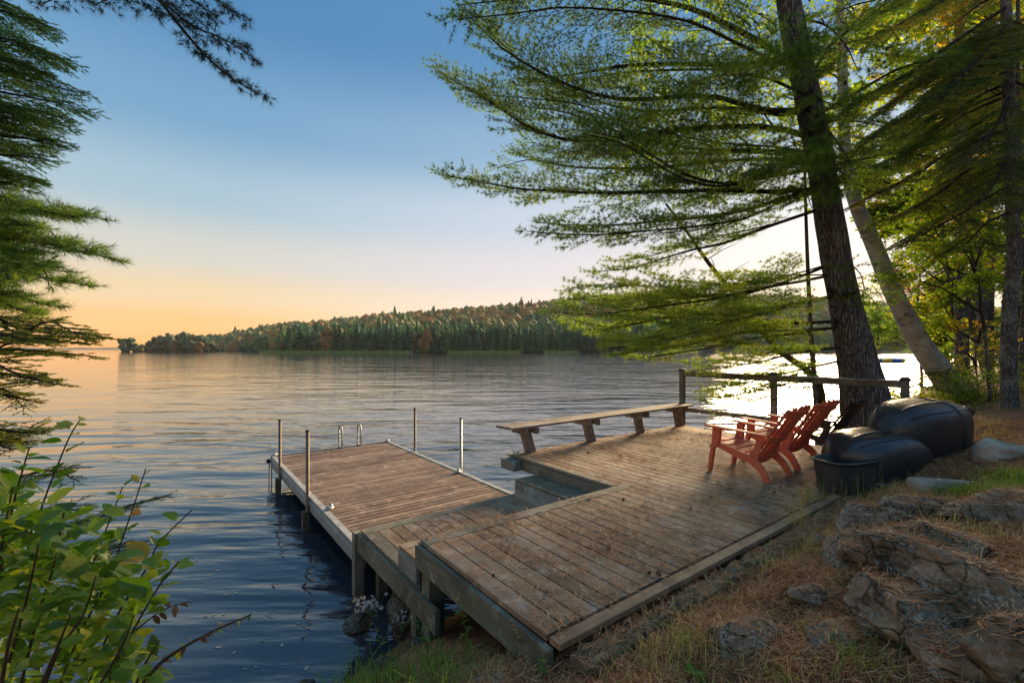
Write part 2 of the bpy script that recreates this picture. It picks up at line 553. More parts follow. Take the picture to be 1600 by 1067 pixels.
M['grass'] = leaf_mat('bank_grass', [(0.0, (0.10, 0.18, 0.025)), (0.4, (0.28, 0.29, 0.06)), (0.7, (0.46, 0.36, 0.12)), (1.0, (0.54, 0.40, 0.20))], 0.35, 0.6)
M['greengrass'] = leaf_mat('green_grass', [(0.0, (0.05, 0.13, 0.015)), (0.6, (0.14, 0.26, 0.02)), (1.0, (0.30, 0.32, 0.06))], 0.4, 0.5)
M['litter'] = leaf_mat('fallen_needles', [(0.0, (0.24, 0.085, 0.035)), (0.5, (0.52, 0.21, 0.085)), (0.88, (0.62, 0.32, 0.145)), (1.0, (0.66, 0.44, 0.25))], 0.15, 0.7)
M['shrubleaf'] = leaf_mat('shrub_leaves', [(0.0, (0.06, 0.15, 0.016)), (0.45, (0.16, 0.29, 0.02)), (0.8, (0.29, 0.39, 0.03)), (0.93, (0.50, 0.44, 0.03)), (1.0, (0.50, 0.22, 0.03))], 0.45, 0.38, rand_obj=True, spec=0.5, vein=True)
M['shrubmass'] = leaf_mat('shrub_foliage', [(0.0, (0.06, 0.14, 0.016)), (0.45, (0.15, 0.27, 0.02)), (0.85, (0.28, 0.38, 0.03)), (1.0, (0.50, 0.44, 0.03))], 0.5, 0.38, spec=0.5, vein=True)
M['deadleaf'] = leaf_mat('dead_leaves', [(0.0, (0.08, 0.03, 0.015)), (0.5, (0.20, 0.09, 0.045)), (1.0, (0.36, 0.22, 0.13))], 0.2, 0.7, rand_obj=True)
M['paleleaf'] = leaf_mat('pale_floating_leaves', [(0.0, (0.26, 0.22, 0.19)), (1.0, (0.50, 0.44, 0.38))], 0.1, 0.6, rand_obj=True)
M['petal'] = leaf_mat('aster_petals', [(0.0, (0.60, 0.50, 0.68)), (1.0, (0.85, 0.78, 0.88))], 0.3, 0.6)
M['aster_eye'] = plain_mat('aster_centre', (0.35, 0.20, 0.06), 0.8)
M['stem'] = plain_mat('shrub_stem', (0.06, 0.035, 0.022), 0.7, 0, 0.3, 20)
M['gstem'] = plain_mat('green_stem', (0.09, 0.12, 0.03), 0.7, 0, 0.3, 20)
M['pinebark'] = bark_mat('pine_bark', (0.12, 0.10, 0.09), (0.36, 0.315, 0.285), 1.0, 13, lich=(0.30, 0.29, 0.24, 0.4), bump=0.04)
M['branchbark'] = bark_mat('branch_bark', (0.030, 0.020, 0.015), (0.085, 0.06, 0.045), 9, 9, bump=0.006)
M['mossbark'] = bark_mat('mossy_bark', (0.05, 0.045, 0.02), (0.14, 0.12, 0.05), 6, 9, bump=0.01)
M['greybark'] = bark_mat('grey_bark', (0.09, 0.08, 0.07), (0.24, 0.22, 0.19), 3, 10, lich=(0.30, 0.30, 0.27, 0.5), bump=0.01)
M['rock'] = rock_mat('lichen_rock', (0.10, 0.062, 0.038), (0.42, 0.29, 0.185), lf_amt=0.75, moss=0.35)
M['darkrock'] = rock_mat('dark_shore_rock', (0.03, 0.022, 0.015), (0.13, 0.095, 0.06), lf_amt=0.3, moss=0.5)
M['farcon'] = leaf_mat('far_conifer_foliage', [(0.0, (0.055, 0.16, 0.09)), (0.55, (0.085, 0.22, 0.10)), (1.0, (0.15, 0.28, 0.10))], 0.15, 0.8, rand_obj=True)
M['fardec'] = leaf_mat('far_broadleaf_foliage', [(0.0, (0.08, 0.15, 0.06)), (0.35, (0.15, 0.20, 0.065)), (0.55, (0.27, 0.23, 0.075)), (0.72, (0.40, 0.24, 0.085)), (0.88, (0.42, 0.19, 0.07)), (1.0, (0.45, 0.15, 0.06))], 0.2, 0.8, big=0.012)
M['fardec_obj'] = leaf_mat('far_broadleaf_tree_foliage', [(0.0, (0.08, 0.14, 0.08)), (0.6, (0.12, 0.17, 0.09)), (0.85, (0.24, 0.19, 0.08)), (1.0, (0.32, 0.16, 0.05))], 0.2, 0.8, rand_obj=True)
M['reed'] = leaf_mat('reeds', [(0.0, (0.18, 0.26, 0.07)), (1.0, (0.38, 0.42, 0.14))], 0.3, 0.8)


def birch_mat():
    m, nt, b = new_mat('birch_bark')
    geo = node(nt, 'ShaderNodeNewGeometry')
    v = mapping(nt, geo.outputs['Position'], (1.6, 1.6, 14.0), rot=(0, R(28), 0))
    n1 = noise(nt, v, 2.4, 5, 0.7)
    base = ramp(nt, noise(nt, geo.outputs['Position'], 3.0, 4), [(0.3, rgb(0.26, 0.22, 0.18)), (0.7, rgb(0.52, 0.48, 0.42))])
    f = ramp(nt, n1, [(0.56, rgb(0, 0, 0)), (0.63, rgb(1, 1, 1))])
    c = mixc(nt, f, base, rgb(0.03, 0.024, 0.02))
    n2 = noise(nt, geo.outputs['Position'], 2.6, 6, 0.6, 0.5)
    f2 = ramp(nt, n2, [(0.57, rgb(0, 0, 0)), (0.64, rgb(1, 1, 1))])
    c = mixc(nt, mathn(nt, 'MULTIPLY', f2, 0.9), c, rgb(0.035, 0.027, 0.02))
    link(nt, c, b.inputs['Base Color'])
    b.inputs['Roughness'].default_value = 0.7
    bumpn(nt, n1, 0.6, 0.01, b)
    return m


M['birch'] = birch_mat()


def ground_mat():
    m, nt, b = new_mat('needle_covered_ground')
    geo = node(nt, 'ShaderNodeNewGeometry')
    p = geo.outputs['Position']
    n1 = noise(nt, p, 1.6, 7, 0.65)
    n2 = noise(nt, p, 22.0, 6, 0.75)
    n3 = noise(nt, p, 70.0, 4, 0.7)
    c = ramp(nt, n2, [(0.33, rgb(0.07, 0.034, 0.018)), (0.52, rgb(0.24, 0.105, 0.05)), (0.7, rgb(0.40, 0.20, 0.095))])
    f = ramp(nt, n1, [(0.46, rgb(0, 0, 0)), (0.62, rgb(1, 1, 1))])
    c = mixc(nt, mathn(nt, 'MULTIPLY', f, 0.5), c, rgb(0.15, 0.13, 0.04))
    link(nt, c, b.inputs['Base Color'])
    b.inputs['Roughness'].default_value = 0.95
    b.inputs['Specular IOR Level'].default_value = 0.15
    bumpn(nt, mathn(nt, 'ADD', n2, mathn(nt, 'MULTIPLY', n3, 0.5)), 1.0, 0.03, b)
    return m


M['ground'] = ground_mat()


def hill_mat():
    m, nt, b = new_mat('far_forest_floor')
    geo = node(nt, 'ShaderNodeNewGeometry')
    c = ramp(nt, noise(nt, geo.outputs['Position'], 0.02, 5), [(0.3, rgb(0.02, 0.035, 0.015)), (0.7, rgb(0.06, 0.06, 0.025))])
    link(nt, c, b.inputs['Base Color'])
    b.inputs['Roughness'].default_value = 1.0
    return m


M['hill'] = hill_mat()


def water_mat():
    m, nt, b = new_mat('lake_water')
    geo = node(nt, 'ShaderNodeNewGeometry')
    p = geo.outputs['Position']
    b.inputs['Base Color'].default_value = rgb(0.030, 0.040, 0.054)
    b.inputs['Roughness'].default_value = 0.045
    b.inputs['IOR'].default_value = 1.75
    b.inputs['Specular Tint'].default_value = rgb(1.0, 0.955, 0.87)  # golden evening light put into the reflection colour; water itself is untinted
    v0 = mapping(nt, p, (0.15, 0.50, 1), rot=(0, 0, R(-7)))
    w0 = noise(nt, v0, 1.0, 3, 0.5, 1.0)
    v1 = mapping(nt, p, (0.30, 1.35, 1), rot=(0, 0, R(-10)))
    w1 = noise(nt, v1, 1.0, 3, 0.5, 0.4)
    v2 = mapping(nt, p, (1.1, 4.6, 1), rot=(0, 0, R(-14)))
    w2 = noise(nt, v2, 1.0, 3, 0.55, 0.3)
    v3 = mapping(nt, p, (4.0, 12.0, 1), rot=(0, 0, R(8)))
    w3 = noise(nt, v3, 1.0, 2, 0.5)
    v4 = mapping(nt, p, (0.06, 0.11, 1), rot=(0, 0, R(-20)))
    patch = ramp(nt, noise(nt, v4, 1.0, 3, 0.6), [(0.35, rgb(0.45, 0.45, 0.45)), (0.65, rgb(1, 1, 1))])
    h = mathn(nt, 'ADD', mathn(nt, 'MULTIPLY', w0, 3.2), mathn(nt, 'MULTIPLY', w1, 1.5))
    h = mathn(nt, 'ADD', h, mathn(nt, 'MULTIPLY', w2, 0.30))
    h = mathn(nt, 'ADD', h, mathn(nt, 'MULTIPLY', w3, 0.045))
    h = mathn(nt, 'MULTIPLY', h, patch)
    sp_ = node(nt, 'ShaderNodeSeparateXYZ')
    link(nt, p, sp_.inputs[0])
    # the open lake is calmer away from the shore, with a breeze on the right hand side
    calm = node(nt, 'ShaderNodeMapRange', interpolation_type='SMOOTHSTEP')
    for i_, v_ in enumerate((6.0, 30.0, 1.7, 0.7)):
        calm.inputs[i_ + 1].default_value = v_
    link(nt, sp_.outputs[1], calm.inputs[0])
    bre = node(nt, 'ShaderNodeMapRange', interpolation_type='SMOOTHSTEP')
    for i_, v_ in enumerate((-5.0, 12.0, 1.0, 1.9)):
        bre.inputs[i_ + 1].default_value = v_
    link(nt, sp_.outputs[0], bre.inputs[0])
    h = mathn(nt, 'MULTIPLY', mathn(nt, 'MULTIPLY', h, calm.outputs[0]), bre.outputs[0])
    bumpn(nt, h, 1.0, 0.034, b)
    return m


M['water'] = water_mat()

# ------------------------------------------------------------------ water, bank, far land
mb = MB()
mb.add([(-3380, -60, 0), (3380, -60, 0), (3380, 2980, 0), (-3380, 2980, 0)], quads=[(0, 1, 2, 3)])
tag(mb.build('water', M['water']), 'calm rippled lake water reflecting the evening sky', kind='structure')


def nz(x, y, z=0.0):
    return mnoise.noise(Vector((x, y, z)))


def shore_w(u):
    if u < 3:
        s = 2.2 - 0.10 * max(0, -1 - u)
    elif u < 7:
        s = 2.2 - 0.9 * sstep(3, 7, u)
    else:
        s = 1.3 + 0.35 * sstep(7, 9, u)
    s += 0.9 * sstep(9.5, 12, u)
    if u > 12:
        s += 0.13 * (u - 12)
    return s + 0.25 * nz(u * 0.9, 3.1) + (0.1 * nz(u * 3, 9.1))


def ground_z(x, y):
    u, w = toUW(x, y)
    ws = shore_w(u)
    zt = 1.02 if u < 7 else 1.02 + 0.5 * sstep(7, 9, u) + 0.3 * sstep(9.5, 12.5, u)
    base = 1.10 + 0.06 * max(-1.0, u)
    if w > ws:
        z = -0.45 * (w - ws)
    elif w > 0:
        t = 1 - w / ws
        z = zt * (t ** 0.85)
    else:
        k = sstep(0, 0.65, -w)
        z = zt + (base - zt) * k + 0.30 * max(0.0, -w - 0.7) * sstep(-2, 2.5, u) 
    if w < 0.2:
        z += 0.07 * nz(x * 1.5, y * 1.5, 1.0) * sstep(0.2, -0.8, w) + 0.03 * nz(x * 5, y * 5, 4.0) * sstep(0.1, -0.4, w)
    elif w < ws:
        z += 0.05 * nz(x * 3, y * 3, 2.0)
    z += 0.10 * max(0.0, x - 10) * sstep(4, -6, w)
    # left of the camera the bank drops to the water
    z -= 0.5 * sstep(-0.8, -2.6, x) * sstep(2.6, 1.0, -w)
    return max(z, -1.5)


def axis_vals(a, b, lo, hi, fine, coarse):
    v = list(np.arange(lo, hi, fine))
    x, s = hi, fine
    while x < b:
        v.append(x)
        s = min(s * 1.18, coarse)
        x += s
    x, s = lo, fine
    while x > a:
        s = min(s * 1.18, coarse)
        x -= s
        v.insert(0, x)
    return v


xs = axis_vals(-14, 60, -2.2, 6.5, 0.065, 2.0)
ys = axis_vals(-8, 70, 0.9, 7.5, 0.065, 2.0)
gv = np.array([(x, y, ground_z(x, y)) for y in ys for x in xs])
nx, ny = len(xs), len(ys)
ii, jj = np.meshgrid(np.arange(nx - 1), np.arange(ny - 1))
a0 = (jj * nx + ii).ravel()
mb = MB()
mb.add(gv, quads=np.stack([a0, a0 + 1, a0 + nx + 1, a0 + nx], -1))
tag(mb.build('ground', M['ground'], smooth=True), 'sloping bank covered with rusty pine needles', kind='structure')

def hit(px, py, dz=0.0):
    """where the line of sight through a picture point meets the bank"""
    D = 1.2
    while D < 30:
        p = P(px, py, D)
        if p[2] <= ground_z(p[0], p[1]):
            break
        D += .02
    return (float(p[0]), float(p[1]), ground_z(p[0], p[1]) + dz)


# hills across the lake --------------------------------------------------
RIDGE = [(-400, 530), (300, 531), (360, 519), (430, 509), (520, 500), (600, 491), (680, 485), (760, 480), (850, 473), (900, 465), (960, 458),
         (1100, 459), (1200, 462), (1300, 468), (1500, 480), (1800, 490), (2600, 500)]


def ridge_y(px):
    return float(np.interp(px, [r[0] for r in RIDGE], [r[1] for r in RIDGE]))


def hill_h(x, y):
    px = 800 + F * x / y
    D = y
    d0 = 322.0 + 10 * nz(px * 0.012, 5.0)
    if px < 432:
        d0 += (432 - px) * 3.0
    hr = (HY - ridge_y(px) - 11) * 800.0 / F
    t = min(1.0, max(0.0, (D - d0) / (800.0 - d0 * 0.9)))
    s = math.sin(t * math.pi / 2)
    h = hr * (0.35 * t + 0.65 * s) if D <= 900 else hr * max(0, 1 - (D - 900) / 600)
    return (h + 4.0 * nz(x * 0.01, y * 0.01) * t) if D > d0 else -1.5


pv, pxs, Ds = [], np.linspace(330, 2300, 130), np.concatenate([np.linspace(300, 900, 60), [1100, 1500]])
for D in Ds:
    for px in pxs:
        x = (px - 800) / F * D
        pv.append((x, D, hill_h(x, D)))
nx, ny = len(pxs), len(Ds)
ii, jj = np.meshgrid(np.arange(nx - 1), np.arange(ny - 1))
a0 = (jj * nx + ii).ravel()
mb = MB()
mb.add(pv, quads=np.stack([a0, a0 + 1, a0 + nx + 1, a0 + nx], -1))
tag(mb.build('hills', M['hill'], smooth=True), 'wooded hill rising across the lake', kind='structure')

# very distant low shore at far left
mb = MB()
v, q = [], []
for i, px in enumerate(np.linspace(-700, 420, 120)):
    x = (px - 800) / F * 2600
    h = 12 + 6 * nz(px * 0.02, 0.3) + 3 * nz(px * 0.15, 2.3)
    v += [(x, 2600, -1.5), (x, 2640, max(6, h)), (x, 2900, -1)]
    if i:
        a = (i - 1) * 3
        q += [(a, a + 3, a + 4, a + 1), (a + 1, a + 4, a + 5, a + 2)]
mb.add(v, quads=q)
tag(mb.build('distant_shore', M['hill'], smooth=True), 'low dark strip of land at the far left of the lake', kind='structure')


# far trees --------------------------------------------------------------
def ico(sub):
    import bmesh
    bm = bmesh.new()
    bmesh.ops.create_icosphere(bm, subdivisions=sub, radius=1.0)
    v = np.array([x.co[:] for x in bm.verts])
    f = np.array([[x.index for x in fc.verts] for fc in bm.faces])
    bm.free()
    return v, f


ICO1, ICO2, ICO3, ICO4, ICO5 = (ico(i) for i in (1, 2, 3, 4, 5))


def blob(mb, c, r, seed, tint, base=ICO2, amp=0.35):
    v, f = base
    d = np.array([1 + amp * 2 * nz(p[0] * 1.6 + seed, p[1] * 1.6, p[2] * 1.6) + amp * 0.9 * nz(p[0] * 4 + seed, p[1] * 4, p[2] * 4) for p in v])
    vv = v * d[:, None] * np.asarray(r) + np.asarray(c)
    mb.add(vv, tris=f, tint=tint)


DEC_BASE = []
for s in range(8):
    v, f = ICO2
    d = np.array([1 + 0.55 * nz(p[0] * 1.7 + s * 7, p[1] * 1.7, p[2] * 1.7) + 0.35 * nz(p[0] * 4.5 + s, p[1] * 4.5, p[2] * 4.5) for p in v])
    DEC_BASE.append(v * d[:, None])


def con_mesh(seed, h=1.0, r=0.17, levels=24, per=9, taper=1.0):
    rr = random.Random(seed)
    m = MB()
    v, t = [], []
    n = 8
    for k in range(3):
        pass
    for i in range(n):
        a = i * 2 * math.pi / n
        v.append((0.5 * r * math.cos(a), 0.5 * r * math.sin(a), 0.06))
    v.append((0, 0, 0.93))
    t = [(i, (i + 1) % n, n) for i in range(n)]
    m.add(v, tris=t)
    for L in range(levels):
        z = 0.05 + 0.93 * (L / levels) ** 0.92
        rad = r * (1 - z) ** (0.75 * taper) * (0.8 + 0.35 * rr.random()) + 0.012
        for k in range(per):
            a = rr.random() * 6.283
            l = rad * rr.uniform(0.7, 1.15)
            ca, sa = math.cos(a), math.sin(a)
            wd = 0.30 * l + 0.012
            dz = rr.uniform(0.2, 0.5) * l
            zc = z + rr.uniform(-0.02, 0.02)
            m.add([(-sa * wd * .5, ca * wd * .5, zc + 0.03), (sa * wd * .5, -ca * wd * .5, zc + 0.03),
                   (ca * l + sa * wd, sa * l - ca * wd, zc - dz * .7), (ca * l * 1.12, sa * l * 1.12, zc - dz * 0.9), (ca * l - sa * wd, sa * l + ca * wd, zc - dz * .7)],
                  tris=[(0, 1, 2), (0, 2, 3), (0, 3, 4)])
    return m.mesh('far_conifer', M['farcon'])


CONS = [con_mesh(1), con_mesh(2, r=0.14), con_mesh(3, r=0.20), con_mesh(4, r=0.23, taper=0.7)]


def decid_mesh(seed):
    rr = random.Random(seed)
    m = MB()
    m.tube([(0, 0, 0), (0.01, 0, 0.35)], [0.02, 0.015], 5)
    for k in range(15):
        a, h = rr.random() * 6.28, 0.10 + 0.75 * (k / 14)
        q = math.sin((h - 0.02) / 0.98 * math.pi) * 0.27 * rr.uniform(.5, 1.1)
        s = rr.uniform(0.12, 0.19)
        v = DEC_BASE[k % 8] * s + np.array((math.cos(a) * q, math.sin(a) * q, h))
        m.add(v, tris=ICO2[1])
    return m.mesh('far_broadleaf', M['fardec_obj'])


DECS = [decid_mesh(i) for i in range(4)]

# conifers in the row along the far shore
rr = random.Random(11)
px = 436.0
first = None
cnt = 0
rows = []
while px < 1010:
    rows.append((px, rr.uniform(0, 8), 0))
    px += rr.uniform(4.2, 8.5)
px = 440.0
while px < 1010:
    rows.append((px, rr.uniform(12, 24), 1))
    px += rr.uniform(6, 14)
px = 440.0
while px < 900:
    rows.append((px, rr.uniform(26, 34), 2))
    px += rr.uniform(14, 26)
for px, dd, k in rows:
    D = 327 + dd
    x = (px - 800) / F * D
    if (k == 1 and rr.random() < .35) or (k == 0 and rr.random() < .12):
        o = newobj('broadleaf_tree', rr.choice(DECS))
        hh = rr.uniform(13, 19)
        o.location = (x, D, max(0.0, hill_h(x, D)) - 0.3)
        o.scale = (hh * .8, hh * .8, hh * 1.05)
        o.rotation_euler = (0, 0, rr.random() * 6.28)
        tag(o, 'rounded broadleaf tree among the conifers of the far shore', 'tree', 'broadleaf trees among the far conifers')
        continue
    o = newobj('conifer', rr.choice(CONS))
    hh = rr.uniform(11, 20) + (2.0 if k else 0)
    if 520 < px < 720 and k == 0:
        hh += 2.5
    o.location = (x, D, max(0.0, hill_h(x, D)) - 0.3)
    o.scale = (hh * rr.uniform(0.9, 1.35), hh * 1.1, hh)
    o.rotation_euler = (0, 0, rr.random() * 6.28)
    tag(o, 'dark green conifer standing in the row along the far shore', 'tree', 'conifers along the far shore')

# island and point at left: rounded trees one can tell apart
for px, D, hh, wd in [(199, 430, 12.5, 15), (196, 436, 9, 9), (232, 425, 10, 9), (243, 428, 14, 12), (254, 430, 15, 12), (266, 432, 17, 13), (279, 436, 16.5, 14), (291, 430, 17.5, 13),
                      (303, 434, 16, 14), (314, 438, 15, 13), (324, 440, 13, 12), (221, 430, 7, 9), (212, 432, 5, 9), (330, 446, 10, 11), (272, 424, 11, 10), (298, 424, 10, 11), (310, 426, 9, 10)]:
    o = newobj('broadleaf_tree', rr.choice(DECS))
    o.location = ((px - 800) / F * D, D, 0.0)
    o.scale = (wd * 1.3, wd * 1.3, hh * 1.05)
    o.rotation_euler = (0, 0, rr.random() * 6.28)
    lone = px < 205
    tag(o, 'rounded dark tree standing at the left tip of the low wooded island' if lone else 'rounded dark green tree standing on the low wooded island', 'tree',
        'trees at the tip of the island' if lone else 'trees on the island')
mb = MB()
v, f = ICO3
mb.add(v * np.array((33, 9, 1.3)) + np.array(((262 - 800) / F * 432, 434, 0)), tris=f)
tag(mb.build('island', M['hill']), 'low wooded island near the far left shore', kind='structure')

# forest covering the hill: nobody could count it
mb = MB()
rr = random.Random(5)
pts = []
for i in range(4300):
    D = 335 + 520 * rr.random() ** 0.8
    px = rr.uniform(330, 1620)
    x = (px - 800) / F * D
    h = hill_h(x, D)
    if h < 0.2:
        continue
    s = rr.uniform(3.6, 6.2) * (0.85 + D / 1500)
    b = DEC_BASE[rr.randrange(8)]
    a = rr.random() * 6.28
    ca, sa = math.cos(a), math.sin(a)
    vv = np.stack([b[:, 0] * ca - b[:, 1] * sa, b[:, 0] * sa + b[:, 1] * ca, b[:, 2] * rr.uniform(1.0, 1.45)], -1) * s
    tint = rr.random() * 0.75 + 0.12 * (D > 480)
    if rr.random() < 0.015:
        vv = vv * np.array((0.55, 0.55, 1.9))
        tint = 0.0
    mb.add(vv + np.array((x, D, h + s * 0.7)), tris=ICO2[1], tint=tint)
# wood on the land behind the island and the point
for i in range(520):
    D = rr.uniform(640, 760)
    px = rr.uniform(322, 470)
    x = (px - 800) / F * D
    s = rr.uniform(5, 8)
    top = (HY - (523 - (px - 322) * 0.07)) / F * D * rr.uniform(0.3, 0.8)
    mb.add(DEC_BASE[rr.randrange(8)] * s * np.array((1, 1, 1.2)) + np.array((x, D, max(2, top * rr.random() ** 0.4))), tris=ICO2[1], tint=rr.random() * 0.5 + 0.05)
tag(mb.build('hill_forest', M['fardec']), 'autumn forest covering the hill across the lake', kind='stuff')

# reeds along the far shore
mb = MB()
for a, b in ((405, 470), (470, 640), (700, 812), (850, 905), (500, 560)):
    n = int((b - a) * 9)
    for i in range(n):
        px = rr.uniform(a, b)
        D = 322 - rr.random() * 9
        x = (px - 800) / F * D
        h = rr.uniform(1.0, 2.3)
        w = rr.uniform(0.15, 0.4)
        mb.add([(x - w, D, 0), (x + w, D, 0), (x + rr.uniform(-.2, .2), D, h)], tris=[(0, 1, 2)], tint=rr.random())
tag(mb.build('reeds', M['reed']), 'pale green reeds in the shallows of the far shore', kind='stuff')

# lake swim raft with blue and yellow panels seen between the trunks
raft = thing('swim_raft', P(1392, 551, 95), 0.2, 'blue and yellow swim raft floating off the far shore between the two trunks', 'raft')
blue = plain_mat('blue_vinyl', (0.03, 0.16, 0.55), 0.5)
yel = plain_mat('yellow_vinyl', (0.75, 0.55, 0.04), 0.5)
for i in range(8):
    a0_, a1_ = i * math.pi / 4, (i + 1) * math.pi / 4
    m_ = MB()
    pp = [(2.0 * math.cos(a), 2.0 * math.sin(a), 0.45) for a in np.linspace(a0_, a1_, 4)]
    m_.tube(pp, 0.45, 8)
    m_.build('float_segment', blue if i % 2 else yel, raft, True)
m_ = MB()
m_.box((-1.6, -1.6, 0.55), (1.6, 1.6, 0.65))
m_.build('bouncing_mat', blue, raft)
raft.location.z = 0
mfp = thing('small_dock', ((640 - 800) / F * 317, 317, 0), 0, 'tiny white boat lift standing in the water by the far shore', 'boat lift')
white = plain_mat('white_paint', (0.6, 0.6, 0.58), 0.5)
for sx in (-1.6, 1.6):
    m_ = MB()
    m_.box((sx - .12, -.12, -0.5), (sx + .12, .12, 2.2))
    m_.build('post', white, mfp)
m_ = MB()
m_.box((-2.2, -1.4, 0.5), (2.2, 1.4, 0.75))
m_.build('platform', white, mfp)

# ------------------------------------------------------------------ deck, steps, landing, dock
def plank_mesh(L, W, T, name='plank', mat=None, ch=0.006):
    m = MB()
    c = ch
    prof = [(-W / 2, -T), (-W / 2, -c), (-W / 2 + c, 0), (W / 2 - c, 0), (W / 2, -c), (W / 2, -T)]
    n = len(prof)
    segs = max(1, int(L / 0.5))
    v = []
    for k in range(segs + 1):
        for y, z in prof:
            v.append((L * k / segs, y + rnd.uniform(-.001, .001), z + (rnd.uniform(-.0007, .0007))))
    q = []
    for k in range(segs):
        for i in range(n - 1):
            a = k * n + i
            q.append((a, a + n, a + n + 1, a + 1))
        q.append((k * n + n - 1, (k + 1) * n + n - 1, (k + 1) * n, k * n))
    e = segs * n
    q += [(0, 1, 2, 5), (5, 2, 3, 4), (e + 2, e + 1, e, e + 5), (e + 3, e + 2, e + 5, e + 4)]
    m.add(v, quads=q)
    return m.mesh(name, mat)


UDIR, WDIR = TH, TH + math.pi / 2


def board(parent, name, u, w, z, L, W, T, ang, mat, jit=0.0, tilt=0.0, me=None, ch=0.003):
    """board starting at (u, w) running along ang; top face at z. parent sits at world origin"""
    o = newobj(name, me or plank_mesh(L, W, T, name, mat, ch), parent)
    o.location = UW(u, w, z + rnd.uniform(-jit, jit))
    o.rotation_euler = (rnd.uniform(-tilt, tilt), rnd.uniform(-tilt, tilt) * 0.15, ang + rnd.uniform(-tilt, tilt) * 0.1)
    return o


def at_world(name, label, cat, group=None):
    return thing(name, (0, 0, 0), 0, label, cat, group)


ZD, ZL, ZK = 1.15, 0.75, 0.50
deck = at_world('wooden_deck', 'large weathered wooden deck strewn with pine needles beside the lake', 'deck')
BW, GAP = 0.137, 0.008
pitch = BW + GAP
u = 0.0
k = 0
while u < 6.93:
    bw = min(BW, 6.95 - u)
    if bw < 0.05:
        break
    wmax = 1.65 - 0.145 if u + bw < 2.52 else 3.70
    uc = u + bw / 2
    if wmax > 2:
        # staggered butt joints
        js = [0.0]
        r_ = [1.2, 2.45, 0.6, 1.9, 3.0][k % 5] + rnd.uniform(-.08, .08)
        if k % 3 != 2:
            js.append(r_)
            if k % 4 == 1 and r_ < 1.6:
                js.append(r_ + 1.25)
        js.append(wmax)
    else:
        js = [0.0, wmax]
        if k % 3 == 1:
            js.insert(1, rnd.uniform(0.5, 1.1))
    for a, b in zip(js[:-1], js[1:]):
        board(deck, 'plank', uc, a + 0.002 + (0.04 if a == 0 else 0), ZD, b - a - 0.004 - (0.04 if a == 0 else 0), bw - rnd.uniform(0, .003), 0.035, WDIR, M['deck'], 0.0009, 0.003)
    u += pitch
    k += 1
# band board at the head of the short boards, border boards of the notch
board(deck, 'edge_board', 0.0, 1.65 - 0.07, ZD + 0.002, 2.62, 0.138, 0.038, UDIR, M['fascia'], 0.001)
board(deck, 'edge_board', 2.50, 1.66, ZD + 0.003, 2.06, 0.10, 0.036, WDIR, M['fascia'], 0.001)
# fascias
board(deck, 'fascia_board', -0.022, -0.02, ZD - 0.04, 1.68, 0.04, 0.185, WDIR, M['fascia'])
board(deck, 'fascia_board', -0.0, 1.672, ZD - 0.04, 2.47, 0.04, 0.185, UDIR, M['fascia'])
board(deck, 'fascia_board', 2.475, 1.66, ZD - 0.045, 2.05, 0.04, 0.14, WDIR, M['fascia'])
board(deck, 'fascia_board', 2.50, 3.722, ZD - 0.04, 4.47, 0.04, 0.185, UDIR, M['fascia'])
board(deck, 'fascia_board', 6.975, 0.0, ZD - 0.04, 3.72, 0.04, 0.185, WDIR, M['fascia'])
board(deck, 'beam_end', 2.38, 3.40, ZD - 0.045, 0.32, 0.14, 0.14, WDIR, M['pale'])
board(deck, 'rim_board', 0.0, -0.03, ZD + 0.004, 5.2, 0.085, 0.035, UDIR, M['rimwood'], 0.001)
for uu in (0.07, 2.2, 4.4, 6.8):
    for ww in ((1.55, 0.3) if uu < 2.3 else (3.55, 1.9)):
        m_ = MB()
        m_.box((-.07, -.07, -1.6), (.07, .07, -0.075))
        o = m_.build('post', M['fascia'], deck)
        o.location = UW(uu, ww, ZD)
        o.rotation_euler = (0, 0, TH)
for ww in (0.5, 1.1, 2.3, 3.0):
    u0 = 0.05 if ww < 1.6 else 2.52
    m_ = MB()
    m_.box((0, -.02, -.18), (6.9 - u0, .02, -0.040))
    o = m_.build('joist', M['darkwood'], deck)
    o.location = UW(u0, ww, ZD)
    o.rotation_euler = (0, 0, TH)

# small galvanised cleat and eye bolt on the notch edge
cl = thing('dock_cleat', UW(2.50, 3.60, ZD + 0.003), TH, 'small grey metal cleat on the deck corner by the bench leg', 'cleat')
m_ = MB()
m_.box((-.02, -.06, 0), (.02, .06, 0.012))
m_.build('base_plate', M['steel'], cl)
m_ = MB()
m_.tube([(0, -.075, .05), (0, -.03, .038), (0, .03, .038), (0, .075, .05)], .011, 8)
m_.tube([(0, -.03, 0.01), (0, -.03, .04)], .01, 6)
m_.tube([(0, .03, 0.01), (0, .03, .04)], .01, 6)
m_.build('horn', M['steel'], cl, True)
m_ = MB()
m_.tube([(0, 0.03 * math.cos(a), 0.03 * math.sin(a)) for a in np.linspace(0, 6.28, 13)], .006, 6)
eb = m_.build('ring_bolt', M['rust'], deck, True)
eb.location = UW(2.43, 2.95, ZD - 0.12)
eb.rotation_euler = (0, 0, TH)

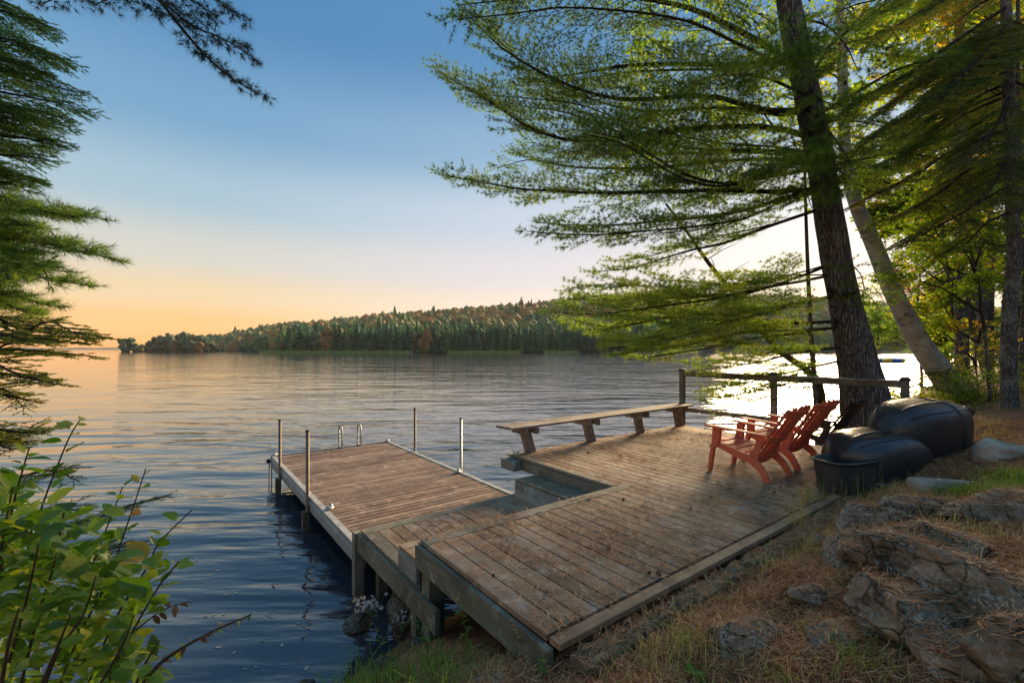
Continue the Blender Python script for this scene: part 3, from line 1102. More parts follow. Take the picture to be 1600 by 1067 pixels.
# step treads in the notch
def box_step(name, label, u0, u1, w0, w1, zt, h, along_u, nb):
    t = at_world(name, label, 'step')
    if along_u:
        wdt = (w1 - w0) / nb
        for i in range(nb):
            board(t, 'tread_board', u0, w0 + wdt * (i + .5), zt, u1 - u0, wdt - .006, .035, UDIR, M['deck'], .001)
    else:
        wdt = (u1 - u0) / nb
        for i in range(nb):
            board(t, 'tread_board', u0 + wdt * (i + .5), w0, zt, w1 - w0, wdt - .006, .035, WDIR, M['fascia'], .001)
    e = .02
    board(t, 'side_board', u0 - e + .025, w0, zt - .037, w1 - w0 - 0.01, .035, h - .037, WDIR, M['pale'])
    board(t, 'side_board', u0 + .03, w1 - .025, zt - .037, u1 - u0 - .05, .035, h - .037, UDIR, M['pale'])
    return t


box_step('box_step', 'low wooden step tucked below the deck edge above the landing', 0.0, 2.03, 1.70, 2.10, 0.95, 0.195, True, 3)
bs = box_step('box_step', 'grey wooden box step in the deck notch with a metal bracket', 2.07, 2.62, 1.70, 3.05, 0.985, 0.235, False, 4)
m_ = MB()
m_.box((-.015, -.05, -.045), (.0, .05, .045))
o = m_.build('bracket', M['steel'], bs)
o.location = UW(2.055, 2.93, 0.90)
o.rotation_euler = (0, 0, TH)
m_ = MB()
m_.tube([(-.018, 0, -.02), (-.05, 0, -.02), (-.05, 0, .02), (-.018, 0, .02)], .008, 6)
o = m_.build('bracket_bolt', M['rust'], bs)
o.location = UW(2.055, 2.93, 0.90)
o.rotation_euler = (0, 0, TH)

landing = at_world('landing_platform', 'lower landing of grey boards between the deck and the floating dock', 'landing')
u = 0.142
while u < 2.66:
    board(landing, 'plank', u + .069, 1.66, ZL, 3.15 - .142 - 1.66, .136, .035, WDIR, M['deck'], .0015, .004)
    u += .1435
board(landing, 'edge_board', 0.0, 3.15 - .069, ZL + .002, 2.72, .138, .038, UDIR, M['fascia'], 0)
board(landing, 'edge_board', 0.069, 1.66, ZL + .001, 1.35, .136, .038, WDIR, M['fascia'], 0)
board(landing, 'fascia_board', -0.02, 1.30, ZL - .037, 1.84, .04, .19, WDIR, M['fascia'])
board(landing, 'fascia_board', 0.0, 3.172, ZL - .037, 2.7, .04, .16, UDIR, M['fascia'])
for uu, ww in ((-0.005, 3.23), (0.02, 1.72), (2.6, 3.1), (2.6, 1.8), (0.2, 3.05)):
    m_ = MB()
    m_.box((-.05, -.05, -1.5), (.05, .05, -0.04))
    o = m_.build('post', M['fascia'], landing)
    o.location = UW(uu, ww, ZL)
    o.rotation_euler = (0, 0, TH)

dock = at_world('floating_dock', 'rectangular floating dock of narrow brown boards with grey side frame', 'dock')
w = 3.235
n = 0
W0, W1 = 3.23, 8.85
step = 0.1195
dmesh = [plank_mesh(2.42, .106, .03, 'plank', M['dock'], .006) for _ in range(6)]
while w + .1 < W1 - .03:
    board(dock, 'plank', .09, w + .06, ZK, 2.42, .106, .03, UDIR, M['dock'], .002, .004, me=dmesh[n % 6])
    w += step
    n += 1
for uu, s in ((.045, -1), (2.555, 1)):
    m_ = MB()
    # extruded side rail with a stepped profile
    prof = [(-.04, -.22), (-.03, -.22), (-.03, -.12), (-.045, -.11), (-.045, -.07), (-.03, -.06), (-.03, -.012), (-.045, -.004), (-.04, .012), (.035, .012), (.04, .0), (.04, -.22)]
    prof = [(p * (1 if s < 0 else -1), q) for p, q in prof]
    L = W1 - W0
    v = [(0, p, q) for p, q in prof] + [(L, p, q) for p, q in prof]
    nn = len(prof)
    qd = [(i, (i + 1) % nn, nn + (i + 1) % nn, nn + i) for i in range(nn)]
    tt = [(0, i, i + 1) for i in range(1, nn - 1)] + [(nn, nn + i + 1, nn + i) for i in range(1, nn - 1)]
    m_.add([(a, -b, c) for a, b, c in v] if True else v, quads=qd, tris=tt)
    o = m_.build('side_rail', M['alu'], dock)
    o.location = UW(uu, W0, ZK)
    o.rotation_euler = (0, 0, WDIR)
board(dock, 'end_rail', .09, W1 - .01, ZK + .008, 2.42, .05, .2, UDIR, M['alu'])
m_ = MB()
m_.box((0.1, .3, -.40), (2.4, 5.2, -.22))
fl = m_.build('float_drum', M['darkwood'], dock)
fl.location = UW(0.05, W0, ZK)
fl.rotation_euler = (0, 0, TH)
for uu, ww in ((.07, W1 - .06), (2.53, W1 - .06), (.10, 4.75), (2.5, 5.32)):
    m_ = MB()
    v, f = ICO3
    m_.add(v * np.array((.075, .05, .03)) + np.array((0, 0, .02)), tris=f)
    m_.add(v * np.array((.03, .028, .035)) + np.array((.04, .01, .035)), tris=f)
    o = m_.build('corner_cap', M['alu'] if ww > 8 else M['steel'], dock, True)
    o.location = UW(uu, ww, ZK + .008)
    o.rotation_euler = (0, 0, TH + 0.7)
for uu, ww, zt, mt in ((-.015, 5.53, 1.50, 'rust'), (-.015, 7.73, 1.385, 'rust'), (2.63, 7.44, 1.43, 'rust'), (2.63, 5.45, 1.455, 'steel')):
    m_ = MB()
    m_.tube([(0, 0, -1.6), (0, 0, zt)], .026, 12)
    o = m_.build('mooring_pole', M[mt], dock, True)
    o.location = UW(uu, ww, 0)
    o2 = MB()
    o2.tube([(0, 0, zt), (0, 0, zt + .02)], .03, 12)
    c_ = o2.build('cap', M['darkwood'], o, True)
    # square sleeve bracket
    m_ = MB()
    m_.box((-.045, -.045, -0.10), (.045, .045, .29))
    b_ = m_.build('pole_sleeve', M['fascia'], dock)
    s_ = -1 if uu < 1 else 1
    b_.location = UW(uu + s_ * 0.03, ww, 0.0)
    b_.rotation_euler = (0, 0, TH)
# submerged ladder rails at the far left corner
for dw in (0.0, -0.28):
    m_ = MB()
    m_.tube([(0, 0, -.4), (0, 0, .38)], .012, 8)
    o = m_.build('bumper_post', M['fascia'], dock, True)
    o.location = UW(-.03, W1 - .05 + dw, 0)
m_ = MB()
v, f = ICO3
m_.add(v * np.array((.045, .045, .05)), tris=f)
o = m_.build('bumper', M['blackresin'], dock, True)
o.location = UW(-.04, W1 - .02, .40)

lad = thing('dock_ladder', UW(1.44, W1 + .01, ZK + .01), TH, 'pair of grey looped ladder handles at the far end of the dock', 'ladder')
for dx in (0, .43):
    m_ = MB()
    pts = [(dx, -.14, .0), (dx, -.14, .30), (dx, -.125, .40), (dx, -.08, .465), (dx, -.01, .49), (dx, .06, .465), (dx, .105, .40), (dx, .12, .30), (dx, .12, -.5), (dx, .12, -1.0)]
    m_.tube(pts, .016, 10)
    m_.build('handrail', M['steel'], lad, True)
    m_ = MB()
    m_.box((dx - .03, -.18, .0), (dx + .03, .05, .012))
    m_.build('mounting_plate', M['steel'], lad)
for zz_ in (-.25, -.5, -.8):
    m_ = MB()
    m_.box((0.016, .10, zz_ - .012), (.414, .14, zz_ + .012))
    m_.build('rung', M['steel'], lad)

# bench ------------------------------------------------------------------
bench = at_world('long_bench', 'long backless plank bench along the lake edge of the deck', 'bench')
for i in range(3):
    board(bench, 'seat_plank', 2.32 - .02 * i, 3.50 + i * .122, 1.595, 4.72, .116, .035, UDIR, M['bench'], .001, .002)
for i, uu in enumerate((2.70, 4.06, 5.42, 6.70)):
    m_ = MB()
    # leg leans slightly: wider face towards the deck
    dx = 0.05
    m_.add([(-.085 + dx, -.05, 0), (.085 + dx, -.05, 0), (.085 + dx, .04, 0), (-.085 + dx, .04, 0), (-.085 - dx, -.05, .33), (.075 - dx, -.05, .33), (.075 - dx, .04, .33), (-.085 - dx, .04, .33)],
           quads=[(0, 3, 2, 1), (4, 5, 6, 7), (0, 1, 5, 4), (1, 2, 6, 5), (2, 3, 7, 6), (3, 0, 4, 7)])
    lg = bevel(m_.build('leg', M['bench'], bench), .004)
    lg.location = UW(uu + .05, 3.62, ZD + .004)
    lg.rotation_euler = (0, 0, TH)
    for s in (-1, 1):
        m_ = MB()
        m_.box((-.02, -.20, 0), (.02, .17, .10))
        br = bevel(m_.build('cleat_board', M['bench'], bench), .003)
        br.location = UW(uu - .01 + s * .106 - .0, 3.62, ZD + .31)
        br.rotation_euler = (0, 0, TH)

# railing ----------------------------------------------------------------
rail = at_world('deck_railing', 'grey wooden railing with three posts at the far end of the deck', 'railing')
for ww in (3.70, 1.86, 0.02):
    m_ = MB()
    m_.box((-.047, -.047, -.25), (.047, .047, 1.13))
    p_ = bevel(m_.build('post', M['rail'], rail), .004)
    p_.location = UW(7.045, ww, ZD)
    p_.rotation_euler = (0, 0, TH)
    m_ = MB()
    m_.box((-.06, -.06, 1.132), (.06, .06, 1.165))
    m_.box((-.045, -.045, 1.166), (.045, .045, 1.185))
    c_ = bevel(m_.build('post_cap', M['blackresin'], p_), .004)
for (w0, w1) in ((3.65, 1.91), (1.81, 0.07)):
    for z0, z1 in ((1.02, 1.10), (.28, .37)):
        if z0 < 1 and w1 < 1:
            continue
        m_ = MB()
        m_.box((-.02, w1, z0), (.02, w0, z1))
        r_ = bevel(m_.build('rail_board', M['rail'], rail), .003)
        r_.location = UW(7.045, 0, ZD)
        r_.rotation_euler = (0, 0, TH)
    m_ = MB()
    m_.box((-.06, w1, 1.102), (.045, w0, 1.135))
    r_ = bevel(m_.build('cap_board', M['rail'], rail), .003)
    r_.location = UW(7.045, 0, ZD)
    r_.rotation_euler = (0, 0, TH)


# ------------------------------------------------------------------ adirondack chairs
def make_chair(matk):
    t = thing('adirondack_chair')
    X = 0.275
    for s in (-1, 1):
        # front leg: tapered panel flaring to the arm
        m_ = MB()
        rails = [(0.385, 0.0), (0.365, 0.18), (0.335, 0.34), (0.315, 0.545)]
        back = [(0.215, 0.545), (0.235, 0.36), (0.30, 0.28), (0.340, 0.0)]
        m_.prism(rails + back, 0, s * X - .028, s * X + .028)
        bevel(m_.build('leg', M[matk], t), .010, 3)
        # seat side rail sweeping down to the rear foot
        m_ = MB()
        top = [(0.33, 0.385), (0.20, 0.355), (0.05, 0.315), (-0.10, 0.285), (-0.20, 0.24), (-0.27, 0.17), (-0.32, 0.08), (-0.355, 0.0)]
        bot = [(-0.285, 0.0), (-0.235, 0.09), (-0.185, 0.14), (-0.11, 0.185), (0.0, 0.215), (0.12, 0.255), (0.22, 0.29), (0.33, 0.325)]
        m_.prism(top + bot, 0, s * (X - .012) - .022, s * (X - .012) + .022)
        bevel(m_.build('leg', M[matk], t), .009, 3)
        # arm
        m_ = MB()
        yy = [(0.40, .050), (0.36, .062), (0.2, .058), (0.0, .048), (-0.18, .038), (-0.30, .032)]
        v, q = [], []
        for y, hw in yy:
            zc = 0.565 - (0.4 - y) * 0.055
            xc = s * (X + .028) - s * (0.4 - y) * .06
            for a, b in ((-hw, 0), (-hw, .022), (hw, .022), (hw, 0)):
                v.append((xc + a, y, zc + b - .01))
        for i in range(len(yy) - 1):
            for j in range(4):
                q.append((i * 4 + j, i * 4 + (j + 1) % 4, i * 4 + 4 + (j + 1) % 4, i * 4 + 4 + j))
        q += [(3, 2, 1, 0), (len(v) - 4, len(v) - 3, len(v) - 2, len(v) - 1)]
        m_.add(v, quads=q)
        bevel(m_.build('armrest', M[matk], t), .009, 3)
        # arm support rising from the rail to the back
        m_ = MB()
        m_.prism([(-0.10, 0.27), (-0.165, 0.40), (-0.20, 0.53), (-0.27, 0.53), (-0.235, 0.40), (-0.20, 0.24)], 0, s * (X - .04) - .018, s * (X - .04) + .018)
        bevel(m_.build('arm_support', M[matk], t), .008, 2)
    # seat slats across
    for i in range(5):
        y1 = 0.345 - i * .100
        z1 = 0.395 - i * .027
        m_ = MB()
        m_.add([(-X + .012, y1 - .088, z1 - .040), (X - .012, y1 - .088, z1 - .040), (X - .012, y1, z1 - .022), (-X + .012, y1, z1 - .022),
                (-X + .012, y1 - .088, z1 - .020), (X - .012, y1 - .088, z1 - .020), (X - .012, y1, z1), (-X + .012, y1, z1)],
               quads=[(0, 3, 2, 1), (4, 5, 6, 7), (0, 1, 5, 4), (1, 2, 6, 5), (2, 3, 7, 6), (3, 0, 4, 7)])
        bevel(m_.build('seat_slat', M[matk], t), .006, 2)
    m_ = MB()
    m_.box((-X + .02, 0.335, 0.31), (X - .02, 0.352, 0.385))
    bevel(m_.build('front_rail', M[matk], t), .006, 2)
    # back slats fan out slightly, scalloped top
    nb = 7
    lo, hi = Vector((0, -0.125, 0.215)), Vector((0, -0.585, 0.90))
    d = hi - lo
    L = d.length
    dn = d.normalized()
    nn = Vector((0, dn.z, -dn.y))
    for i in range(nb):
        f_ = (i - (nb - 1) / 2) / ((nb - 1) / 2)
        Lk = L * (1.0 - 0.085 * abs(f_) ** 2.2)
        xb, xt = f_ * 0.205, f_ * 0.262
        hwb, hwt = .0305, .0385
        prof = [(0, hwb), (0.4, (hwb + hwt) / 2), (0.80, hwt), (0.93, hwt), (0.975, hwt * .8), (1.0, hwt * .25)]
        v, q = [], []
        for tt_, hw in prof:
            c = lo + dn * (Lk * tt_)
            xc = xb + (xt - xb) * tt_
            bow = -nn * (0.035 * (1 - f_ * f_)) + nn * 0.02
            for sx, off in ((-hw, .0), (hw, .0), (hw, -.016), (-hw, -.016)):
                p_ = c + bow + nn * off
                v.append((xc + sx, p_.y, p_.z))
        for k_ in range(len(prof) - 1):
            for j in range(4):
                q.append((k_ * 4 + j, k_ * 4 + (j + 1) % 4, k_ * 4 + 4 + (j + 1) % 4, k_ * 4 + 4 + j))
        q += [(3, 2, 1, 0), (len(v) - 4, len(v) - 3, len(v) - 2, len(v) - 1)]
        m_ = MB()
        m_.add(v, quads=q)
        bevel(m_.build('back_slat', M[matk], t), .004, 2)
    for tt_, hh, xw in ((0.03, .12, .225), (0.40, .075, .262), (0.86, .10, .278)):
        m_ = MB()
        v, q = [], []
        xs_ = np.linspace(-xw, xw, 9)
        for xx in xs_:
            f_ = xx / .262
            bow = -nn * (0.035 * (1 - min(1.1, f_ * f_))) + nn * 0.018
            for tz, off in ((-hh / 2, -.017), (hh / 2, -.017), (hh / 2, -.030), (-hh / 2, -.030)):
                p_ = lo + dn * (L * tt_ + tz) + bow + nn * off
                v.append((xx, p_.y, p_.z))
        for k_ in range(len(xs_) - 1):
            for j in range(4):
                q.append((k_ * 4 + j, k_ * 4 + 4 + j, k_ * 4 + 4 + (j + 1) % 4, k_ * 4 + (j + 1) % 4))
        q += [(0, 1, 2, 3), (len(v) - 1, len(v) - 2, len(v) - 3, len(v) - 4)]
        m_.add(v, quads=q)
        bevel(m_.build('back_rail', M[matk], t), .005, 2)
    return t


ch1 = make_chair('red')
ch1.location = UW(4.30, 0.96, ZD + .003)
ch1.rotation_euler = (0, 0, TH - 0.02)
ch1.scale = (1.07, 1.07, 1.06)
tag(ch1, 'red plastic adirondack chair nearest the camera on the deck', 'chair', 'red adirondack chairs on the deck')
ch2 = copy_tree(ch1)
ch2.location = UW(5.26, 0.97, ZD + .003)
ch2.rotation_euler = (0, 0, TH - 0.10)
tag(ch2, 'red plastic adirondack chair behind the first, beside the black chair', 'chair', 'red adirondack chairs on the deck')
ch3 = make_chair('blackresin')
ch3.location = UW(6.42, 0.92, ZD + .003)
ch3.rotation_euler = (0, 0, TH - 0.08)
tag(ch3, 'black plastic adirondack chair by the railing in front of the big trunk', 'chair')


# ------------------------------------------------------------------ overturned boats and tub
def hull(name, L, Bm, H, label, mk, pn, tail=0.6, band=None, hook=False):
    t = thing(name, (0, 0, 0), 0, label, 'boat')
    NL, NC = 44, 26
    ts = np.linspace(0, 1, NL)
    v = []
    for a in ts:
        s = abs(2 * a - 1)
        if a < .5:
            b = Bm / 2 * max(0.0, 1 - s ** pn) ** 0.5
            h = H * (0.30 + 0.70 * max(0.0, 1 - s ** (pn * 1.5)) ** 0.5)
        else:
            b = Bm / 2 * (1 - (1 - tail) * s ** 1.6) * max(0.0, 1 - s ** 7) ** 0.5
            h = H * (0.58 + 0.42 * (1 - s ** 2)) * (0.35 + 0.65 * max(0.0, 1 - s ** 8) ** 0.5)
        if a in (0.0, 1.0):
            b = max(b, 0.02)
        for c in np.linspace(0, math.pi, NC):
            ex = 0.56
            cy = math.copysign(abs(math.cos(c)) ** ex, math.cos(c))
            sz = abs(math.sin(c)) ** ex
            v.append(((a - .5) * L, cy * b * (1 + 0.10 * (1 - sz)), sz * h))
    q = []
    for i in range(NL - 1):
        for j in range(NC - 1):
            a = i * NC + j
            q.append((a, a + 1, a + NC + 1, a + NC))
    m_ = MB()
    m_.add(v, quads=q, tris=[(0, j + 1, j) for j in range(1, NC - 1)] + [((NL - 1) * NC, (NL - 1) * NC + j, (NL - 1) * NC + j + 1) for j in range(1, NC - 1)])
    hb = m_.build('hull', M[mk], t, True)
    va = np.array(v).reshape(NL, NC, 3)
    rim = np.vstack([va[:, 0, :], va[::-1, -1, :], va[:1, 0, :]])
    m_ = MB()
    m_.tube(rim + np.array((0, 0, .0)), .030, 8)
    m_.build('gunwale', M['blackresin'], t, True)
    for j_ in (8, 13, 17):
        m_ = MB()
        m_.tube(va[4:NL - 3, j_], .011 if j_ != 13 else .015, 6)
        m_.build('keel_strake', M[mk], t, True)
    if band is not None:
        k_ = int(band * NL)
        m_ = MB()
        m_.tube(va[k_] * np.array((1, 1.0, 1.0)), .014, 8)
        m_.build('seam_strip', M['blackresin'], t, True)
    if hook:
        m_ = MB()
        m_.tube([(L / 2 - .25, 0, H * .62), (L / 2 - .02, 0, H * .70), (L / 2 + .16, 0, H * .62), (L / 2 + .20, 0, H * .36), (L / 2 + .12, .0, H * .22)], [.05, .045, .04, .035, .03], 8)
        m_.build('carry_handle', M['blackresin'], t, True)
    return t


ha = hull('overturned_boat', 1.35, .82, .56, 'black plastic boat overturned beside the red chairs, the nearer lower one', 'hull', 3.4, 0.8)
ha.location = UW(5.20, -0.10, 1.27)
ha.rotation_euler = (R(3), R(-3), TH + R(-20))
hb = hull('overturned_boat', 2.05, .80, .66, 'larger worn black boat overturned behind and above the near one, with a seam strip', 'hull2', 3.2, 0.30, band=.50, hook=True)
hb.location = UW(6.20, -0.33, 1.49)
hb.rotation_euler = (R(10), R(-1), TH + R(-13))
ha.scale = (.96, .93, .90)
hb.scale = (.96, .93, .92)
ha['group'] = hb['group'] = 'overturned boats beside the deck'

tub = thing('plastic_tub', UW(4.47, -0.02, 1.15), TH - .25, 'dark grey plastic tub standing at the deck edge in front of the boats', 'tub')
m_ = MB()
v = []
ringn = 28
for z_, sc_ in ((0, .86), (.02, .88), (.30, 1.0), (.345, 1.01), (.345, 1.10), (.365, 1.11), (.37, 1.05), (.35, .97), (.03, .82)):
    for i in range(ringn):
        a = i * 2 * math.pi / ringn
        cx, sx = math.cos(a), math.sin(a)
        v.append((math.copysign(abs(cx) ** .6, cx) * .36 * sc_, math.copysign(abs(sx) ** .6, sx) * .21 * sc_, z_))
q = []
for k_ in range(8):
    for i in range(ringn):
        q.append((k_ * ringn + i, k_ * ringn + (i + 1) % ringn, (k_ + 1) * ringn + (i + 1) % ringn, (k_ + 1) * ringn + i))
v.append((0, 0, .03))
m_.add(v, quads=q, tris=[(8 * ringn + i, 8 * ringn + (i + 1) % ringn, len(v) - 1) for i in range(ringn)])
m_.build('shell', M['tub'], tub, True)
m_ = MB()
m_.tube([(.37 * math.copysign(abs(math.cos(a)) ** .6, math.cos(a)), .225 * math.copysign(abs(math.sin(a)) ** .6, math.sin(a)), .355) for a in np.linspace(0, 2 * math.pi, 29)], .014, 6)
m_.build('rim', M['tub'], tub, True)


# ------------------------------------------------------------------ vegetation engines
def catmull(pts, n):
    pts = np.asarray(pts, float)
    if len(pts) < 3:
        return np.array([pts[0] + (pts[-1] - pts[0]) * t for t in np.linspace(0, 1, n)])
    e = np.vstack([2 * pts[0] - pts[1], pts, 2 * pts[-1] - pts[-2]])
    seg = len(pts) - 1
    o = []
    for k in range(n):
        t = k / (n - 1) * seg
        i = min(int(t), seg - 1)
        f = t - i
        p0, p1, p2, p3 = e[i], e[i + 1], e[i + 2], e[i + 3]
        o.append(0.5 * ((2 * p1) + (-p0 + p2) * f + (2 * p0 - 5 * p1 + 4 * p2 - p3) * f * f + (-p0 + 3 * p1 - 3 * p2 + p3) * f ** 3))
    return np.array(o)


def needles(mb, pos, dirs, K, ln, wd, spread=(0.25, 1.0), back=0.05, flat=0.0, tint=None):
    """K thin triangular needles per tuft"""
    pos, dirs = np.asarray(pos, float), np.asarray(dirs, float)
    N = len(pos)
    if N == 0:
        return
    dirs = dirs / (np.linalg.norm(dirs, axis=1)[:, None] + 1e-9)
    up = np.array((0.0, 0, 1.0))
    s = np.cross(dirs, up)
    s /= np.linalg.norm(s, axis=1)[:, None] + 1e-6
    n = np.cross(s, dirs)
    ph = rng.uniform(0, 2 * np.pi, (N, K))
    th = rng.uniform(spread[0], spread[1], (N, K))
    side = np.cos(ph)[..., None] * s[:, None] + (1 - flat) * np.sin(ph)[..., None] * n[:, None]
    d = np.cos(th)[..., None] * dirs[:, None] + np.sin(th)[..., None] * side
    d /= np.linalg.norm(d, axis=2)[..., None]
    L = rng.uniform(ln * 0.7, ln * 1.15, (N, K, 1))
    b = pos[:, None] - dirs[:, None] * rng.uniform(0, back, (N, K, 1))
    wv = np.cross(d, rng.normal(size=(N, K, 3)))
    wv /= np.linalg.norm(wv, axis=2)[..., None] + 1e-9
    wv *= wd * 0.5
    tip = b + d * L + up * (-0.08 * ln)
    v = np.stack([b + wv, b - wv, tip], axis=2).reshape(-1, 3)
    k = np.arange(N * K)[:, None] * 3
    q = k + np.array([[0, 1, 2]])
    if tint is None:
        tint = rng.random(N)
    tv = np.repeat(np.clip(np.repeat(tint, K) + rng.uniform(-.12, .12, N * K), 0, 1), 3)
    mb.add(v, tris=q, tint=tv)


class Fol:
    def __init__(self):
        self.p, self.d, self.t = [], [], []

    def put(self, p, d, t=0.5):
        self.p.append(p)
        self.d.append(d)
        self.t.append(t)


def limb(mb, fol, path, r0, r1, seclen, secstep, terlen, terstep, tuftstep, ang=(0.7, 1.1), start=0.12, lift=0.12, droop=0.0, rr=rnd, tbase=0.5, npts=14, twig=0.0035, bare=0.0, first=0.25, vert=0.10, tvar=0.3):
    path = catmull(path, npts)
    rad = np.linspace(r0, r1, npts)
    mb.tube(path, rad, 7 if r0 > .02 else 5)
    seg = np.linalg.norm(np.diff(path, axis=0), axis=1)
    cum = np.concatenate([[0], np.cumsum(seg)])
    L = cum[-1]

    def at(s):
        i = min(np.searchsorted(cum, s) - 1, npts - 2)
        i = max(i, 0)
        f = (s - cum[i]) / (seg[i] + 1e-9)
        return path[i] + (path[i + 1] - path[i]) * f, (path[i + 1] - path[i]) / (seg[i] + 1e-9)
    up = np.array((0, 0, 1.0))
    s = L * start
    sg = 1
    while s < L:
        p, T = at(s)
        x = s / L
        ln = seclen * min(1.0, (1 - x) * 1.9 + 0.22) * min(1, 0.45 + x * 2.2) * rr.uniform(.65, 1.12)
        a = rr.uniform(*ang)
        S = np.cross(T, up)
        S /= np.linalg.norm(S) + 1e-6
        d = math.cos(a) * T + math.sin(a) * sg * S + up * rr.uniform(-vert, vert + lift * .5)
        d /= np.linalg.norm(d)
        sg = -sg
        pts = [p]
        dd = d.copy()
        nseg = 4
        for k in range(nseg):
            dd = dd + T * 0.10 + up * (lift * .12 * k - droop * .14) + np.array([rr.uniform(-.08, .08) for _ in range(3)])
            dd /= np.linalg.norm(dd)
            pts.append(pts[-1] + dd * ln / nseg)
        pts = np.array(pts)
        mb.tube(pts, np.linspace(max(twig * 1.2, min(.012, ln * .008)), twig * .7, nseg + 1), 3)
        if rr.random() >= bare:
            tt = tbase + rr.uniform(-tvar, tvar)
            q = ln * first
            s2 = 1
            while q < ln:
                i = min(int(q / ln * nseg), nseg - 1)
                f = q / ln * nseg - i
                pp = pts[i] + (pts[i + 1] - pts[i]) * f
                T2 = (pts[i + 1] - pts[i]) / (ln / nseg)
                S2 = np.cross(T2, up)
                S2 /= np.linalg.norm(S2) + 1e-6
                a2 = rr.uniform(.55, 1.0)
                d2 = math.cos(a2) * T2 + math.sin(a2) * s2 * S2 + up * rr.uniform(-.12, .12 + lift)
                d2 /= np.linalg.norm(d2)
                l2 = terlen * (1.1 - .6 * q / ln) * rr.uniform(.6, 1.15)
                s2 = -s2
                e = pp + d2 * l2 + up * (-droop * .15 * l2)
                mb.tube([pp, e], [twig * .7, twig * .4], 3)
                z = l2
                while z > l2 * .15:
                    fol.put(pp + (e - pp) * (z / l2), d2 + up * lift, tt + rr.uniform(-.1, .1))
                    z -= tuftstep
                q += terstep
            fol.put(pts[-1], pts[-1] - pts[-2], tt)
            fol.put(pts[-1] * .8 + pts[-2] * .2, pts[-1] - pts[-2], tt)
        s += secstep * rr.uniform(.7, 1.3)
    fol.put(path[-1], path[-1] - path[-2], tbase)


def trunk_mesh(path, radii, n=28, steps=60, ridges=0.0, seed=0, flare=0.0):
    path = catmull(path, steps)
    rad = np.interp(np.linspace(0, 1, steps), np.linspace(0, 1, len(radii)), radii)
    m_ = MB()
    m_.tube(path, rad, n)
    v = m_.v[0].copy()
    for i in range(steps):
        c = path[i]
        for j in range(n):
            k = i * n + j
            a = j * 2 * math.pi / n
            f = 1 + ridges * nz(math.cos(a) * 5 + seed, math.sin(a) * 5, c[2] * 0.8) + ridges * .7 * nz(math.cos(a) * 11, math.sin(a) * 11 + seed, c[2] * 1.4) + 0.05 * nz(c[2] * 1.2, seed, math.cos(a))
            if flare and i < steps * .08:
                q = 1 - i / (steps * .08)
                f += flare * q * q * (1 + .5 * math.cos(a * 3 + seed))
            v[k] = c + (v[k] - c) * f
    m_.v[0] = v
    return m_


# ------------------------------------------------------------------ the big white pine
DP = 8.0
pine = thing('white_pine', tuple(P(1360, 650, DP)), 0, 'huge white pine leaning over the deck, its long limbs sweeping left', 'tree')


def child(o, parent):
    """parent that keeps world placement (parents are unrotated)"""
    o.parent = parent
    o.location = Vector(o.location) - Vector(parent.location)
    return o


tp = [P(1366, 705, DP), P(1356, 650, DP), P(1347, 600, DP), P(1334, 540, DP), P(1315, 450, DP), P(1297, 350, DP), P(1281, 250, DP), P(1261, 150, DP), P(1240, 50, DP), P(1225, -40, DP), P(1200, -200, DP), P(1185, -420, DP)]
tr = [0.42, 0.37, 0.325, 0.27, 0.228, 0.214, 0.204, 0.195, 0.185, 0.17, 0.14, 0.08]
m_ = trunk_mesh(tp, tr, 48, 110, 0.10, 3.3, 0.25)
child(m_.build('trunk', M['pinebark'], None, True), pine)
# branch collar stubs
for (px_, py_, dx_) in ((1300, 455, -26), (1318, 462, 20), (1305, 502, -18), (1262, 172, -14), (1268, 214, -16)):
    m_ = MB()
    p_ = P(px_, py_, DP - .2)
    m_.tube([p_, p_ + np.array((dx_ * .006, -.13, .02))], [.05, .032], 8)
    child(m_.build('branch_stub', M['branchbark'], None, True), pine)

